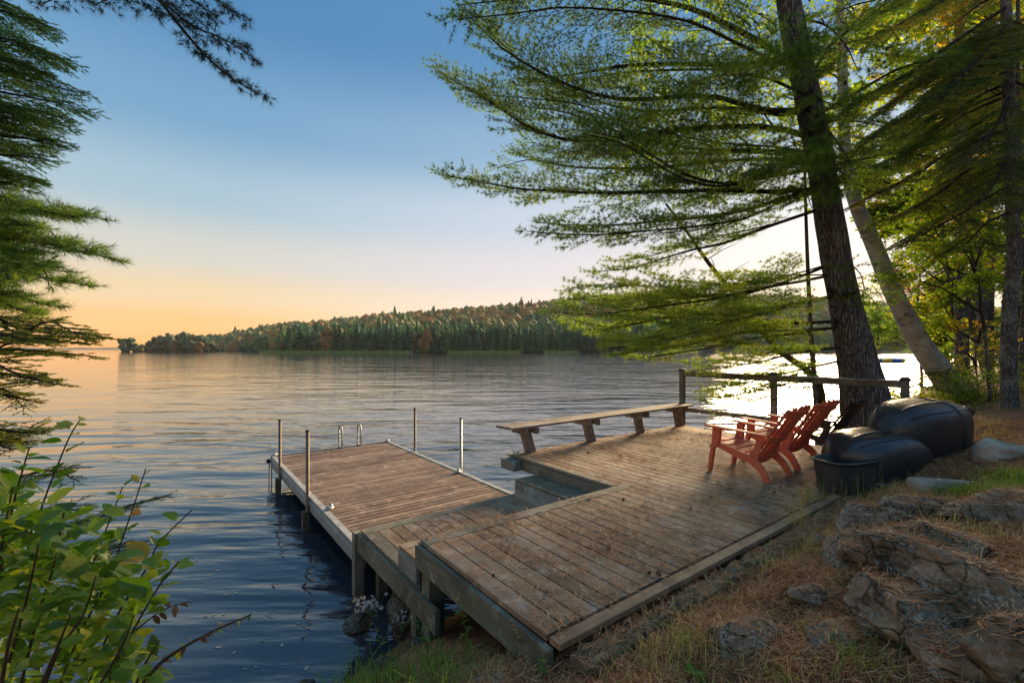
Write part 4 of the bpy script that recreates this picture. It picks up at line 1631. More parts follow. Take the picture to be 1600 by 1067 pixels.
limbs = [
    # (pixel path, tip depth offset, base radius, secondary length)
    ([(1245, 20), (1200, -30), (1120, -50), (1000, -60), (860, -40), (760, -10)], -0.6, .05, 1.2),
    ([(1260, 110), (1232, 94), (1169, 56), (1094, 19), (1037, 4), (977, -4), (880, -10), (800, 0), (716, 8)], -1.2, .065, 1.15),
    ([(1252, 92), (1160, 102), (1045, 100), (970, 104), (925, 112), (860, 122), (800, 124)], 0.8, .055, 1.05),
    ([(1266, 172), (1190, 172), (1110, 150), (1000, 156), (940, 150), (870, 126), (790, 80), (745, 38), (720, 15)], -0.4, .055, 1.1),
    ([(1272, 216), (1202, 199), (1120, 199), (1037, 206), (981, 212), (914, 221), (865, 214), (820, 196), (775, 165), (737, 142), (684, 113)], 0.2, .058, 1.1),
    ([(1275, 240), (1180, 235), (1080, 232), (960, 205), (880, 175), (800, 165), (730, 160)], 1.4, .04, 1.1),
    ([(1282, 262), (1195, 277), (1139, 287), (1082, 277), (1030, 250), (980, 220), (920, 205)], -1.4, .045, 1.0),
    ([(1286, 296), (1195, 300), (1120, 298), (1020, 300), (932, 302), (820, 296), (770, 288), (700, 275)], 0.0, .05, 0.95),
    ([(1290, 300), (1232, 307), (1176, 326), (1101, 339), (1026, 346), (960, 352), (895, 352), (840, 348)], -0.9, .045, .95),
    ([(1270, 250), (1160, 250), (1020, 262), (900, 262), (830, 250), (780, 262)], 2.0, .04, .95),
    ([(1295, 322), (1195, 356), (1135, 379), (1076, 392), (1024, 408), (981, 420), (930, 424)], 0.6, .045, .75),
    ([(1305, 410), (1234, 438), (1155, 461), (1086, 464), (1024, 466), (940, 462), (880, 470)], 0.9, .04, .95),
    ([(1308, 428), (1250, 440), (1180, 452), (1110, 468), (1020, 480), (940, 490), (868, 488)], -1.0, .04, .95),
    ([(1312, 460), (1250, 474), (1188, 491), (1119, 507), (1070, 524), (988, 540), (950, 545)], -1.6, .042, .75),
    ([(1318, 502), (1217, 505), (1135, 500), (1037, 497), (980, 508), (930, 515), (880, 506)], 1.6, .045, 1.0),
    ([(1320, 510), (1234, 522), (1168, 530), (1100, 545), (1030, 555), (980, 562)], -0.2, .035, .75),
    ([(1325, 542), (1250, 550), (1184, 566), (1120, 575), (1080, 580)], -0.8, .03, .6),
    ([(1330, 560), (1262, 575), (1200, 590), (1130, 605), (1085, 612)], 1.2, .03, .5),
    # towards the viewer's right and front
    ([(1275, 180), (1330, 150), (1400, 110), (1470, 90)], -1.5, .04, .8),
    ([(1285, 262), (1340, 250), (1410, 240), (1480, 250)], 1.0, .04, .8),
    ([(1265, 120), (1310, 60), (1380, 20), (1450, -10)], 0.8, .04, .8),
    ([(1270, 150), (1240, 140), (1190, 120), (1130, 118), (1080, 130)], -2.2, .035, .8),
    ([(1280, 240), (1262, 250), (1230, 262), (1190, 262)], -2.0, .03, .6),
    ([(1272, 190), (1290, 200), (1310, 225), (1330, 255)], -1.6, .025, .6),
    ([(1278, 230), (1270, 240), (1290, 275), (1300, 310)], -1.4, .02, .5),
    ([(1285, 260), (1300, 262), (1330, 280), (1360, 300)], -.9, .025, .6),
    ([(1260, 130), (1275, 150), (1290, 160), (1320, 165)], -1.5, .02, .5),
    ([(1248, 60), (1262, 70), (1262, 100), (1250, 130)], -1.3, .02, .5),
    ([(1275, 210), (1262, 225), (1250, 250), (1240, 280)], -1.5, .02, .5),
    ([(1250, 30), (1290, 40), (1320, 70), (1340, 110)], -1.4, .025, .8),
    ([(1262, 100), (1240, 90), (1215, 100), (1190, 130)], -1.6, .02, .7),
    ([(1278, 200), (1300, 190), (1340, 190), (1390, 200)], -1.0, .03, .8),
    ([(1272, 170), (1262, 185), (1255, 210), (1262, 245)], -1.7, .02, .7),
    ([(1285, 250), (1300, 245), (1320, 250), (1350, 262)], -1.6, .02, .7),
    ([(1240, 10), (1232, 40), (1240, 70), (1235, 95)], -1.5, .02, .6),
    ([(1290, 280), (1275, 285), (1262, 300), (1268, 325)], -1.2, .02, .55),
    ([(1315, 420), (1330, 415), (1345, 430), (1350, 450)], -.9, .015, .32),
    ([(1318, 455), (1340, 452), (1360, 465), (1372, 480)], -.8, .015, .34),
]
fol = Fol()
base_n = len(limbs)
jr = random.Random(55)
for (pl, dz_, r0, sl_) in list(limbs)[:18]:
    oy, ox = jr.uniform(-26, 22), jr.uniform(-10, 30)
    limbs.append(([(a + ox * (k > 0), b + oy * min(1, k * .5)) for k, (a, b) in enumerate(pl)], dz_ + jr.choice((-1.1, 1.1)), r0 * .55, sl_ * .9))
for i, (pl, dz_, r0, sl_) in enumerate(limbs):
    n_ = len(pl)
    path = [P(a, b, DP + dz_ * (k / (n_ - 1)) ** 1.2) for k, (a, b) in enumerate(pl)]
    low = i in (10, 11, 12, 13, 14, 15, 16, 17) or i >= base_n + 10
    ghost = i >= base_n
    lb = MB()
    limb(lb, fol, path, r0 * (.7 if low else .95), .006, sl_ * 1.1, .12, .34, .085, .085, start=(.10 if not low else .14) if i != 10 else .3, tbase=0.30 + (.22 if low else 0), npts=18, lift=.16, rr=random.Random(100 + i), bare=.30 if i in (13, 16, 17) else .03, vert=.28)
    child(tag(lb.build('limb', M['branchbark'] if i % 3 else M['mossbark'], None, True), kind='stuff'), pine)
mb = MB()
needles(mb, fol.p, fol.d, 15, .088, .0072, (0.2, 1.35), .02, tint=np.clip(np.array(fol.t), 0, 1))

child(mb.build('crown', M['needle']), pine)

# dead slanting trunk and thin dead trunk beside the pine
dead = thing('leaning_dead_tree', tuple(P(1296, 770, 8.8)), 0, 'thin bare dead tree leaning left behind the railing', 'tree')
m_ = MB()
m_.tube(catmull([P(1296, 770, 8.8), P(1282, 615, 8.8), P(1262, 580, 8.9), P(1215, 545, 9.0), P(1165, 480, 9.2), P(1110, 415, 9.3), P(1076, 366, 9.3), P(1040, 318, 9.3)], 30), np.linspace(.085, .022, 30), 9)
child(m_.build('trunk', M['mossbark'], None, True), dead)
rr = random.Random(3)
m_ = MB()
for k in range(14):
    t_ = rr.uniform(.2, .95)
    b_ = P(1215 - 170 * t_, 545 - 220 * t_, 9.1)
    d_ = np.array((rr.uniform(-.9, .9), rr.uniform(-.5, .2), rr.uniform(-.1, .5)))
    m_.tube([b_, b_ + d_ * .4, b_ + d_ * .8 + np.array((0, 0, -.05))], [.010, .007, .003], 4)
child(tag(m_.build('twig', M['branchbark'], None), kind='stuff'), dead)
pole_t = thing('thin_dead_tree', tuple(P(1279, 765, 8.4)), 0, 'very thin straight dead sapling rising just left of the big pine trunk', 'tree')
m_ = MB()
m_.tube(catmull([P(1279, 765, 8.4), P(1276, 640, 8.4), P(1268, 540, 8.4), P(1263, 440, 8.4), P(1259, 330, 8.4), P(1256, 200, 8.4)], 24), np.linspace(.055, .02, 24), 8)
child(m_.build('trunk', M['greybark'], None, True), pole_t)
# bare twigs hanging off the lower pine trunk behind the rail
m_ = MB()
for k in range(46):
    b_ = P(rr.uniform(1180, 1330), rr.uniform(560, 660), DP + rr.uniform(-.1, 1.3))
    d_ = np.array((rr.uniform(-1.3, -.2), rr.uniform(-.3, .5), rr.uniform(-.45, .35)))
    pts = [b_]
    for s_ in range(5):
        d_ = d_ + np.array((rr.uniform(-.2, .2), rr.uniform(-.1, .1), rr.uniform(-.2, .12)))
        pts.append(pts[-1] + d_ * .2)
    m_.tube(pts, np.linspace(.009, .002, 6), 4)
    for s_ in range(3):
        q_ = pts[rr.randint(1, 4)]
        m_.tube([q_, q_ + np.array((rr.uniform(-.4, .1), rr.uniform(-.2, .2), rr.uniform(-.3, .25)))], [.004, .0015], 3)
child(tag(m_.build('bare_twigs', M['branchbark'], None), kind='stuff'), pine)
fol = Fol()
for k in range(700):
    a_ = rr.random()
    fol.put(P(1100 + 210 * a_ + rr.uniform(-14, 14), 598 + 40 * math.sin(a_ * 9) + rr.uniform(-22, 32), DP + rr.uniform(0.3, 1.6)), np.array((-1, rr.uniform(-.5, .5), rr.uniform(-.5, .2))), .4)
mb = MB()
needles(mb, fol.p, fol.d, 9, .07, .005, (0.2, 1.0), .04)
child(mb.build('low_sprays', M['hem'], None), pine)

# ------------------------------------------------------------------ birch
bt = thing('birch_tree', tuple(P(1478, 600, 11.0)), 0, 'white barked birch leaning left, rooted on the bank right of the pine', 'tree')
DB = 10.6
path = [P(1492, 612, DB), P(1478, 592, DB), P(1440, 540, DB), P(1402, 470, DB), P(1368, 390, DB), P(1340, 325, DB), P(1325, 270, DB), P(1318, 200, DB), P(1316, 100, DB), P(1310, -40, DB)]
m_ = trunk_mesh(path, [.36, .27, .215, .19, .165, .145, .13, .12, .10, .06], 20, 70, .04, 8.1)
child(m_.build('trunk', M['birch'], None, True), bt)
m_ = MB()
for k in range(6):
    a_ = rr.uniform(-1.2, 2.2)
    b_ = P(1486, 604, DB)
    m_.tube([b_, b_ + np.array((math.cos(a_) * .5, math.sin(a_) * -.3, -.12)), b_ + np.array((math.cos(a_) * 1.1, math.sin(a_) * -.7, -.35))], [.14, .08, .03], 7)
child(m_.build('root', M['birch'], None, True), bt)


def leaves(mb, P0, size, tint, rr, droop=.3):
    """two-triangle folded leaves"""
    N = len(P0)
    P0 = np.asarray(P0, float)
    d = rng.normal(size=(N, 3)) * np.array((1, 1, .6)) + np.array((0, 0, -droop))
    d /= np.linalg.norm(d, axis=1)[:, None]
    s = np.cross(d, rng.normal(size=(N, 3)) * .5 + np.array((0, 0, 1)))
    s /= np.linalg.norm(s, axis=1)[:, None] + 1e-6
    n = np.cross(s, d)
    L = rng.uniform(.6, 1.2, (N, 1)) * size
    a = P0
    b = P0 + d * L * .45 + s * L * .38 + n * L * .08
    c = P0 + d * L
    e = P0 + d * L * .45 - s * L * .38 + n * L * .08
    v = np.stack([a, b, c, e], 1).reshape(-1, 3)
    k = np.arange(N)[:, None] * 4
    mb.add(v, tris=np.concatenate([k + [[0, 1, 2]], k + [[0, 2, 3]]]), tint=np.repeat(np.clip(tint, 0, 1), 4))


def broad_crown(mb, wood, base, lobes, nleaf, size, rr, tmin=0., tmax=1.):
    """lobes: list of (centre, radii). leaves clumped on sprays inside each lobe"""
    for c, r in lobes:
        c, r = np.asarray(c, float), np.asarray(r, float)
        mid = (np.asarray(base) + c) / 2 + np.array([rr.uniform(-.1, .1) for _ in range(3)])
        if wood is not None:
            wood.tube([base, mid, c], [.025, .015, .006], 5)
        ncl = max(4, int(nleaf / 22))
        for k in range(ncl):
            q = rng.normal(size=3)
            q /= np.linalg.norm(q)
            cc = c + q * r * rr.uniform(.3, 1.0)
            if wood is not None:
                wood.tube([c + (cc - c) * .1, c + (cc - c) * .5 + np.array((0, 0, .04)), cc], [.006, .004, .002], 3)
            n_ = int(nleaf / ncl)
            pp = cc + rng.normal(size=(n_, 3)) * np.array((.22, .22, .10)) * max(.6, float(r.mean()) * .6)
            leaves(mb, pp, size, rr.uniform(tmin, tmax) + rng.uniform(-.15, .15, n_), rr)


def sapling(name, label, mat, trunkpath, rads, lobes, nleaf, size, seed, bark='greybark', group=None, tmin=0, tmax=1):
    rr = random.Random(seed)
    base = trunkpath[0]
    if base[1] < 30:
        g_ = ground_z(base[0], base[1]) - .08
        if base[2] > g_:
            trunkpath = [np.array((base[0], base[1], g_))] + list(trunkpath)
            rads = [rads[0] * 1.1] + list(rads)
            base = trunkpath[0]
    t = thing(name, tuple(base), 0, label, 'tree', group)
    m_ = MB()
    tp_ = catmull(trunkpath, 24)
    m_.tube(tp_, np.interp(np.linspace(0, 1, 24), np.linspace(0, 1, len(rads)), rads), 8)
    child(m_.build('trunk', M[bark], None, True), t)
    f_ = MB()
    wd = MB()
    for c, r in lobes:
        c = np.asarray(c)
        i = int(np.argmin(np.linalg.norm(tp_ - c, axis=1)))
        i = max(0, i - 3)
        broad_crown(f_, wd, tp_[i], [(c, r)], nleaf, size, rr, tmin, tmax)
    child(tag(wd.build('branch', M['branchbark'], None), kind='stuff'), t)
    child(f_.build('crown', M[mat], None), t)
    return t


# birch foliage high up (yellow-green leaves behind the pine limbs)
rr = random.Random(21)
f_ = MB()
wd = MB()
for k in range(120):
    c = P(rr.uniform(960, 1400), rr.uniform(-60, 300), DB + rr.uniform(-1.2, 3))
    broad_crown(f_, wd, c + np.array((.5, 0, -.3)), [(c, np.array((.7, .7, .5)))], 90, .095, rr, .0, .8)
child(f_.build('crown', M['maple'], None), bt)
child(tag(wd.build('branch', M['branchbark'], None), kind='stuff'), bt)

# yellow-green saplings on the bank
sapling('maple_sapling', 'slim maple sapling with bright yellow green leaves between birch and grey trunk', 'maple',
        [P(1512, 578, 10.5), P(1502, 540, 10.5), P(1487, 480, 10.5), P(1478, 400, 10.5), P(1470, 330, 10.5), P(1465, 250, 10.5)], [.035, .03, .025, .02, .012],
        [(P(1450, 330, 10.5), (.7, .6, .4)), (P(1510, 340, 10.2), (.6, .6, .4)), (P(1420, 400, 10.8), (.6, .5, .4)), (P(1500, 410, 10.4), (.7, .6, .35)), (P(1465, 460, 10.6), (.5, .5, .4)), (P(1430, 480, 11), (.6, .5, .35)),
         (P(1455, 510, 10.6), (.5, .4, .3)), (P(1490, 290, 10.6), (.6, .5, .35)), (P(1540, 300, 10.2), (.5, .5, .4))], 400, .10, 31)
sapling('red_maple_sapling', 'small maple with deep red leaves behind the birch', 'redleaf',
        [P(1440, 590, 15), P(1436, 520, 15), P(1432, 450, 15)], [.04, .03, .02],
        [(P(1425, 455, 15), (.75, .6, .4)), (P(1455, 470, 15), (.6, .6, .3)), (P(1445, 380, 15), (.8, .6, .25)), (P(1400, 420, 15), (.5, .6, .25))], 260, .085, 32)
sapling('golden_sapling', 'low sapling with golden orange leaves beside the grey trunk', 'gold',
        [P(1530, 620, 9.6), P(1524, 560, 9.6), P(1530, 520, 9.6)], [.018, .014, .008],
        [(P(1545, 500, 9.4), (.5, .4, .15)), (P(1500, 545, 9.4), (.45, .35, .12)), (P(1480, 512, 9.8), (.4, .3, .1)), (P(1560, 520, 9.2), (.35, .3, .15))], 26, .10, 33)
sapling('golden_sapling', 'tall tree with orange leaves high behind the hemlocks at upper right', 'gold',
        [P(1640, 600, 16), P(1600, 300, 16), P(1570, 100, 16)], [.12, .09, .04],
        [(P(1540, 100, 16), (1.6, 1, .9)), (P(1500, 30, 16), (1.4, 1, .8)), (P(1590, 180, 16), (1.3, 1, .8)), (P(1470, 110, 16), (1.0, 1, .6)), (P(1560, 230, 16), (1.4, 1, .6))], 300, .10, 34)
sapling('maple_sapling', 'leafy yellow green sapling between the birch and the hemlocks, taller than the slim maple', 'maple',
        [P(1545, 600, 9.0), P(1530, 450, 9.2), P(1500, 330, 9.4), P(1475, 200, 9.6)], [.03, .026, .02, .01],
        [(P(1440, 300, 9.6), (.6, .5, .4)), (P(1400, 350, 9.8), (.5, .5, .35)), (P(1500, 380, 9.2), (.6, .5, .4)), (P(1530, 440, 9.0), (.5, .5, .35)), (P(1450, 390, 9.4), (.6, .5, .35)), (P(1410, 430, 9.8), (.4, .4, .3)), (P(1550, 350, 9.0), (.5, .5, .35))], 330, .095, 38, tmin=.1, tmax=.8)
# olive-yellow shrubs across the little bay, right of the pine
for k, (px_, py_, D_, sx, lab) in enumerate(((1372, 505, 60, 3.2, 'yellow green bush over the far water right of the pine trunk'), (1400, 500, 64, 3.4, 'olive bush over the far water behind the birch trunk'), (1340, 470, 66, 4.0, 'yellow green tree crown seen just behind the big pine trunk'), (1450, 520, 40, 2.6, 'green bush behind the maple sapling on the bank'), (1480, 545, 30, 1.6, 'low green bush at the birch foot'))):
    sapling('shore_bush', lab, 'maple' if k != 1 else 'undergreen', [P(px_, 546, D_), P(px_, (546 + py_) / 2, D_), P(px_, py_, D_)], [.2, .1, .05],
            [(P(px_ + dx_ * 711 / D_ * sx * .25, py_ + dy_, D_), (sx * .5, sx * .5, sx * .45)) for dx_, dy_ in ((0, 0), (1, 12), (-1, 12), (0, 22), (.8, -14), (-.8, -10))], 420, .30 * D_ / 60, 50 + k, tmin=0, tmax=.6)


# ------------------------------------------------------------------ hemlocks at right
def hemlock(name, label, tpath, trad, limblist, seed, mat='hem', bark='greybark', K=5, ln=.036, wd=.009, tb=.45, secl=.65, secst=.07, terl=.24, terst=.045, tst=.028, group=None, droop=.5, bare=.04):
    rr = random.Random(seed)
    t = thing(name, tuple(tpath[0]), 0, label, 'tree', group)
    m_ = trunk_mesh(tpath, trad, 16, 60, .05, seed)
    child(m_.build('trunk', M[bark], None, True), t)
    fol, mbw = Fol(), MB()
    for i, (path, r0) in enumerate(limblist):
        limb(mbw, fol, path, r0, .004, secl, secst, terl, terst, tst, ang=(.75, 1.15), start=.12, lift=.0, droop=droop, rr=rr, tbase=tb + rr.uniform(-.25, .25), npts=12, twig=.003, bare=bare, vert=.12)
    child(tag(mbw.build('limb', M['branchbark'], None), kind='stuff'), t)
    mb = MB()
    needles(mb, fol.p, fol.d, K, ln, wd, (.5, 1.3), .03, flat=.6, tint=np.clip(np.array(fol.t), 0, 1))
    child(mb.build('crown', M[mat], None), t)

    return t


def limb_px(pts, D0, D1):
    n_ = len(pts)
    return [P(a, b, D0 + (D1 - D0) * k / (n_ - 1)) for k, (a, b) in enumerate(pts)]


DH = 8.0
hl = [
    (limb_px([(1575, 10), (1500, 60), (1430, 110), (1370, 140), (1330, 165)], DH, 6.6), .035),
    (limb_px([(1577, 70), (1520, 110), (1460, 160), (1400, 190), (1345, 230)], DH, 6.2), .032),
    (limb_px([(1577, 130), (1530, 150), (1470, 190), (1420, 235), (1360, 262)], DH, 8.6), .032),
    (limb_px([(1578, 200), (1530, 220), (1480, 240), (1430, 275), (1375, 300), (1335, 320)], DH, 6.8), .03),
    (limb_px([(1578, 250), (1520, 262), (1470, 300), (1420, 330), (1370, 345)], DH, 7.6), .028),
    (limb_px([(1580, 290), (1540, 310), (1500, 335), (1450, 362), (1400, 385)], DH, 6.6), .026),
    (limb_px([(1580, 330), (1540, 350), (1510, 380), (1480, 395)], DH, 7.2), .022),
    (limb_px([(1575, -40), (1500, -20), (1420, 30), (1360, 60), (1310, 70)], DH, 7.0), .035),
    (limb_px([(1575, -60), (1480, -60), (1400, -10), (1330, 10), (1290, 30)], DH, 8.6), .035),
    (limb_px([(1580, 60), (1640, 90), (1700, 130)], DH, 7.0), .03),
    (limb_px([(1580, 180), (1640, 220), (1700, 270)], DH, 7.0), .03),
    (limb_px([(1580, 300), (1640, 330), (1700, 360)], DH, 7.4), .03),
    (limb_px([(1578, 30), (1550, 70), (1500, 120), (1470, 165)], DH, 5.8), .03),
    (limb_px([(1578, 150), (1560, 190), (1530, 230), (1500, 262)], DH, 5.8), .03),
    (limb_px([(1578, 240), (1562, 270), (1545, 300), (1520, 330)], DH, 6.2), .03),
]
rr = random.Random(12)
for k in range(19):
    y0_ = rr.uniform(-90, 270)
    s_ = rr.choice((-1, -1, -1, 1))
    L_ = rr.uniform(110, 240) * (1 if y0_ < 200 else .7)
    D1_ = DH + rr.uniform(-2.2, 2.6)
    hl.append((limb_px([(1577, y0_), (1577 + s_ * L_ * .35, y0_ + L_ * .16), (1577 + s_ * L_ * .7, y0_ + L_ * .42), (1577 + s_ * L_, y0_ + L_ * .62)], DH, D1_), .022))
hemlock('hemlock_tree', 'grey trunked hemlock at the right edge with branches sweeping down to the left',
        [P(1583, 668, DH), P(1578, 630, DH), P(1576, 560, DH), P(1578, 480, DH), P(1584, 390, DH), P(1578, 250, DH), P(1574, 100, DH), P(1570, -60, DH), P(1565, -250, DH)], [.20, .125, .11, .105, .095, .085, .08, .07, .05], hl, 61, bark='greybark')

hl = []
rr = random.Random(8)
for k in range(34):
    z_ = rr.uniform(-120, 620)
    a_ = rr.uniform(-1, 1)
    L_ = rr.uniform(120, 230)
    hl.append((limb_px([(1640, z_), (1640 - L_ * .4, z_ + 15), (1640 - L_ * .8, z_ + 50), (1640 - L_, z_ + 75)], 11.5, 11.5 + a_ * 2.5), .025))
hemlock('hemlock_tree', 'dense olive hemlock rising at the far right edge behind the grey trunk', [P(1650, 640, 11.5), P(1645, 300, 11.5), P(1640, -200, 11.5)], [.2, .17, .08], hl, 62, K=8, ln=.06, wd=.013, secl=.8, secst=.11, terst=.075, tst=.05, tb=.6)
hl = []
for k in range(36):
    z_ = rr.uniform(-150, 520)
    a_ = rr.uniform(-1, 1)
    s_ = rr.choice((-1, 1))
    L_ = rr.uniform(70, 130)
    hl.append((limb_px([(1500, z_), (1500 + s_ * L_ * .4, z_ + 8), (1500 + s_ * L_ * .8, z_ + 34), (1500 + s_ * L_, z_ + 50)], 16, 16 + a_ * 3), .025))
hemlock('hemlock_tree', 'shadowy hemlock in the wood behind the yellow maple sapling', [P(1504, 650, 16), P(1500, 300, 16), P(1498, -200, 16)], [.2, .17, .08], [h_ for k_, h_ in enumerate(hl) if k_ % 3], 63, K=8, ln=.08, wd=.018, secl=1.0, secst=.14, terst=.10, tst=.07, tb=.45, terl=.3)
# a few more trunks in the wood at right
for k, (px_, D_, r_, lab) in enumerate(((1596, 10.5, .06, 'thin dark trunk just right of the grey hemlock trunk'), (1545, 19, .11, 'dark trunk deep in the wood left of the grey hemlock trunk'), (1620, 18, .14, 'dark trunk at the right edge of the wood'))):
    t = thing('forest_trunk', tuple(P(px_, 590, D_)), 0, lab, 'tree')
    m_ = MB()
    m_.tube(catmull([P(px_, 640, D_), P(px_ + 4, 400, D_), P(px_ - 6, 100, D_), P(px_, -200, D_)], 20), np.linspace(r_, r_ * .5, 20), 9)
    child(m_.build('trunk', M['greybark'], None, True), t)
# leafy wood behind
for k, (px_, py_, D_, r_, mt, lab) in enumerate(((1590, 420, 22, 3.2, 'undergreen', 'dense green broadleaf tree in the wood behind the grey hemlock trunk'), (1680, 300, 20, 4.2, 'undergreen', 'dense green broadleaf tree beyond the right edge of the picture'),
                                                   (1540, 250, 26, 3.6, 'maple', 'yellow green broadleaf tree high in the wood behind the maple sapling'), (1500, 480, 24, 2.0, 'undergreen', 'low green tree behind the yellow maple sapling'),
                                                   (1450, 60, 19, 3.4, 'maple', 'yellow green leafy crown at the top between the birch and the hemlocks'), (1420, 330, 20, 2.4, 'undergreen', 'green crown right of the birch above the red maple'),
                                                   (1500, 150, 22, 3.6, 'undergreen', 'tall green crown high in the wood left of the grey hemlock trunk'), (1650, 520, 17, 2.2, 'undergreen', 'low green tree beside the far right hemlock'), (1600, 80, 26, 4.5, 'undergreen', 'tall green broadleaf tree filling the upper right corner'))):
    rr = random.Random(70 + k)
    lobes = []
    for j in range(12):
        q = np.array([rr.gauss(0, .5) for _ in range(3)])
        lobes.append((P(px_, py_, D_) + q * r_ * np.array((1, 1, .9)), (r_ * .42, r_ * .42, r_ * .36)))
    bx_ = max(px_, 1545)
    sapling('broadleaf_tree', lab, mt, [P(bx_, 590, D_), P((px_ + bx_ * 2) / 3, (590 + py_) / 2, D_), P(px_, py_, D_)], [.2, .16, .08], lobes, 520, .26, 80 + k)

# ------------------------------------------------------------------ bank undergrowth near the birch
def bush(name, label, c, r, n, size, mt, seed, group=None, tmin=0, tmax=1):
    rr = random.Random(seed)
    t = thing(name, tuple(c), 0, label, 'bush', group)
    f_, wd = MB(), MB()
    for j in range(n):
        a_ = rr.random() * 6.28
        q = np.array((math.cos(a_) * r[0] * rr.random() ** .5, math.sin(a_) * r[1] * rr.random() ** .5, rr.uniform(.15, 1) * r[2]))
        e = np.asarray(c) + q
        wd.tube([np.asarray(c) + q * np.array((.5, .5, -.1)), e], [.006, .002], 3)
        leaves(f_, e + rng.normal(size=(14, 3)) * np.array((.12, .12, .07)), size, rr.uniform(tmin, tmax) + rng.uniform(-.1, .1, 14), rr)
    child(tag(wd.build('stems', M['stem'], None), kind='stuff'), t)
    child(f_.build('foliage', M[mt], None), t)
    return t


bush('bank_bush', 'green bush on the bank between the birch root and the grey trunk', P(1535, 640, 9.2), (.75, .5, .75), 130, .06, 'undergreen', 90)
bush('bank_bush', 'yellowing low bush spilling down the bank beside the birch root', P(1488, 645, 9.6), (.8, .5, .45), 110, .055, 'maple', 91, tmin=0, tmax=.9)
bush('bank_bush', 'dark green bush at the far right edge behind the grey trunk', P(1620, 640, 9.5), (.8, .6, 1.0), 120, .06, 'undergreen', 92)
bush('bank_bush', 'brown and green low growth behind the tail of the larger boat', P(1550, 660, 8.6), (.7, .3, .3), 70, .05, 'undergreen', 93, tmin=.3, tmax=1)
bush('bank_bush', 'low yellow bush seen under the railing right of the pine', P(1420, 640, 10.0), (.6, .4, .35), 60, .055, 'maple', 94)

# ------------------------------------------------------------------ left conifers
tl = thing('white_pine', (-5.6, 3.0, 0.35), 0, 'white pine at the left edge whose long needled branches reach into view', 'tree')
m_ = trunk_mesh([(-5.6, 3.0, -.2), (-5.6, 3.0, 3), (-5.5, 3.0, 7), (-5.4, 3, 11)], [.26, .22, .17, .08], 16, 40, .06, 2)
child(m_.build('trunk', M['pinebark'], None, True), tl)
DL = 3.3
Ls = [
    ([(-420, 330), (-200, 330), (-60, 335), (40, 325), (110, 330), (165, 340)], .3),
    ([(-420, 350), (-200, 372), (-60, 372), (40, 375), (120, 388), (180, 402)], -.2),
    ([(-420, 400), (-200, 420), (-60, 420), (30, 425), (90, 436), (148, 446)], .4),
    ([(-420, 300), (-200, 290), (-60, 285), (10, 285), (60, 300)], .6),
    ([(-420, 440), (-200, 450), (-60, 455), (20, 462), (90, 478)], .1),
    ([(-420, 440), (-200, 400), (-60, 395), (20, 400), (80, 415)], -.5),
    ([(-420, 470), (-200, 480), (-60, 470), (0, 476), (60, 486)], .6),
    ([(-420, 340), (-200, 340), (-60, 345), (0, 350), (60, 352)], -.5),
]
fol = Fol()
jr = random.Random(8)
for pl, dz_ in list(Ls):
    Ls.append(([(a - jr.uniform(10, 60) * (k > 2), b + jr.uniform(-26, 26)) for k, (a, b) in enumerate(pl)], dz_ + jr.uniform(-.6, .8)))
for i, (pl, dz_) in enumerate(Ls):
    lb = MB()
    limb(lb, fol, [P(a - 14 * (k > 3), b, DL + dz_ * k / 5) for k, (a, b) in enumerate(pl)], .022, .003, .40, .050, .14, .036, .034, start=.25, rr=random.Random(200 + i), npts=14, twig=.0022, tbase=.22, lift=.18, vert=.2)
    child(tag(lb.build('limb', M['branchbark'], None), kind='stuff'), tl)
mb = MB()
needles(mb, fol.p, fol.d, 11, .075, .0038, (0.15, 1.2), .015, tint=np.clip(fol.t, 0, 1))

child(mb.build('crown', M['needle'], None), tl)

hang = thing('pine_branch', tuple(P(190, -140, 3.0)), 0, 'dark pine branch hanging into the sky from the top left', 'branch')
Ls = [
    ([(150, -160), (215, -50), (249, 0), (290, 52), (330, 96), (372, 130), (415, 150)], 0, .016),
    ([(230, -60), (300, -30), (350, 10), (385, 28)], .1, .010),
    ([(160, -90), (190, -40), (220, 0), (245, 25)], -.1, .008),
    ([(250, 0), (300, 40), (350, 62), (395, 90)], -.15, .008),
    ([(120, -110), (130, -50), (120, -20), (70, 5)], .1, .010),
    ([(180, -70), (240, -40), (290, -5), (330, 20)], .2, .008),
    ([(120, -100), (160, -40), (175, -8), (150, 8)], -.1, .008),
]
fol = Fol()
lb = MB()
for i, (pl, dz_, r0) in enumerate(Ls):
    limb(lb, fol, [P(a, b, 3.0 + dz_ * k / 5) for k, (a, b) in enumerate(pl)], r0, .003, .19, .050, .085, .034, .045, start=.2, rr=random.Random(230 + i), npts=12, twig=.0018, tbase=.4, lift=.1, vert=.5, first=.2)
child(tag(lb.build('limb', M['branchbark'], None), kind='stuff'), hang)
mb = MB()
needles(mb, fol.p, fol.d, 20, .055, .0026, (0.25, 1.4), .008, tint=np.clip(fol.t, 0, 1))

child(mb.build('needles', M['needle_dark'], None), hang)

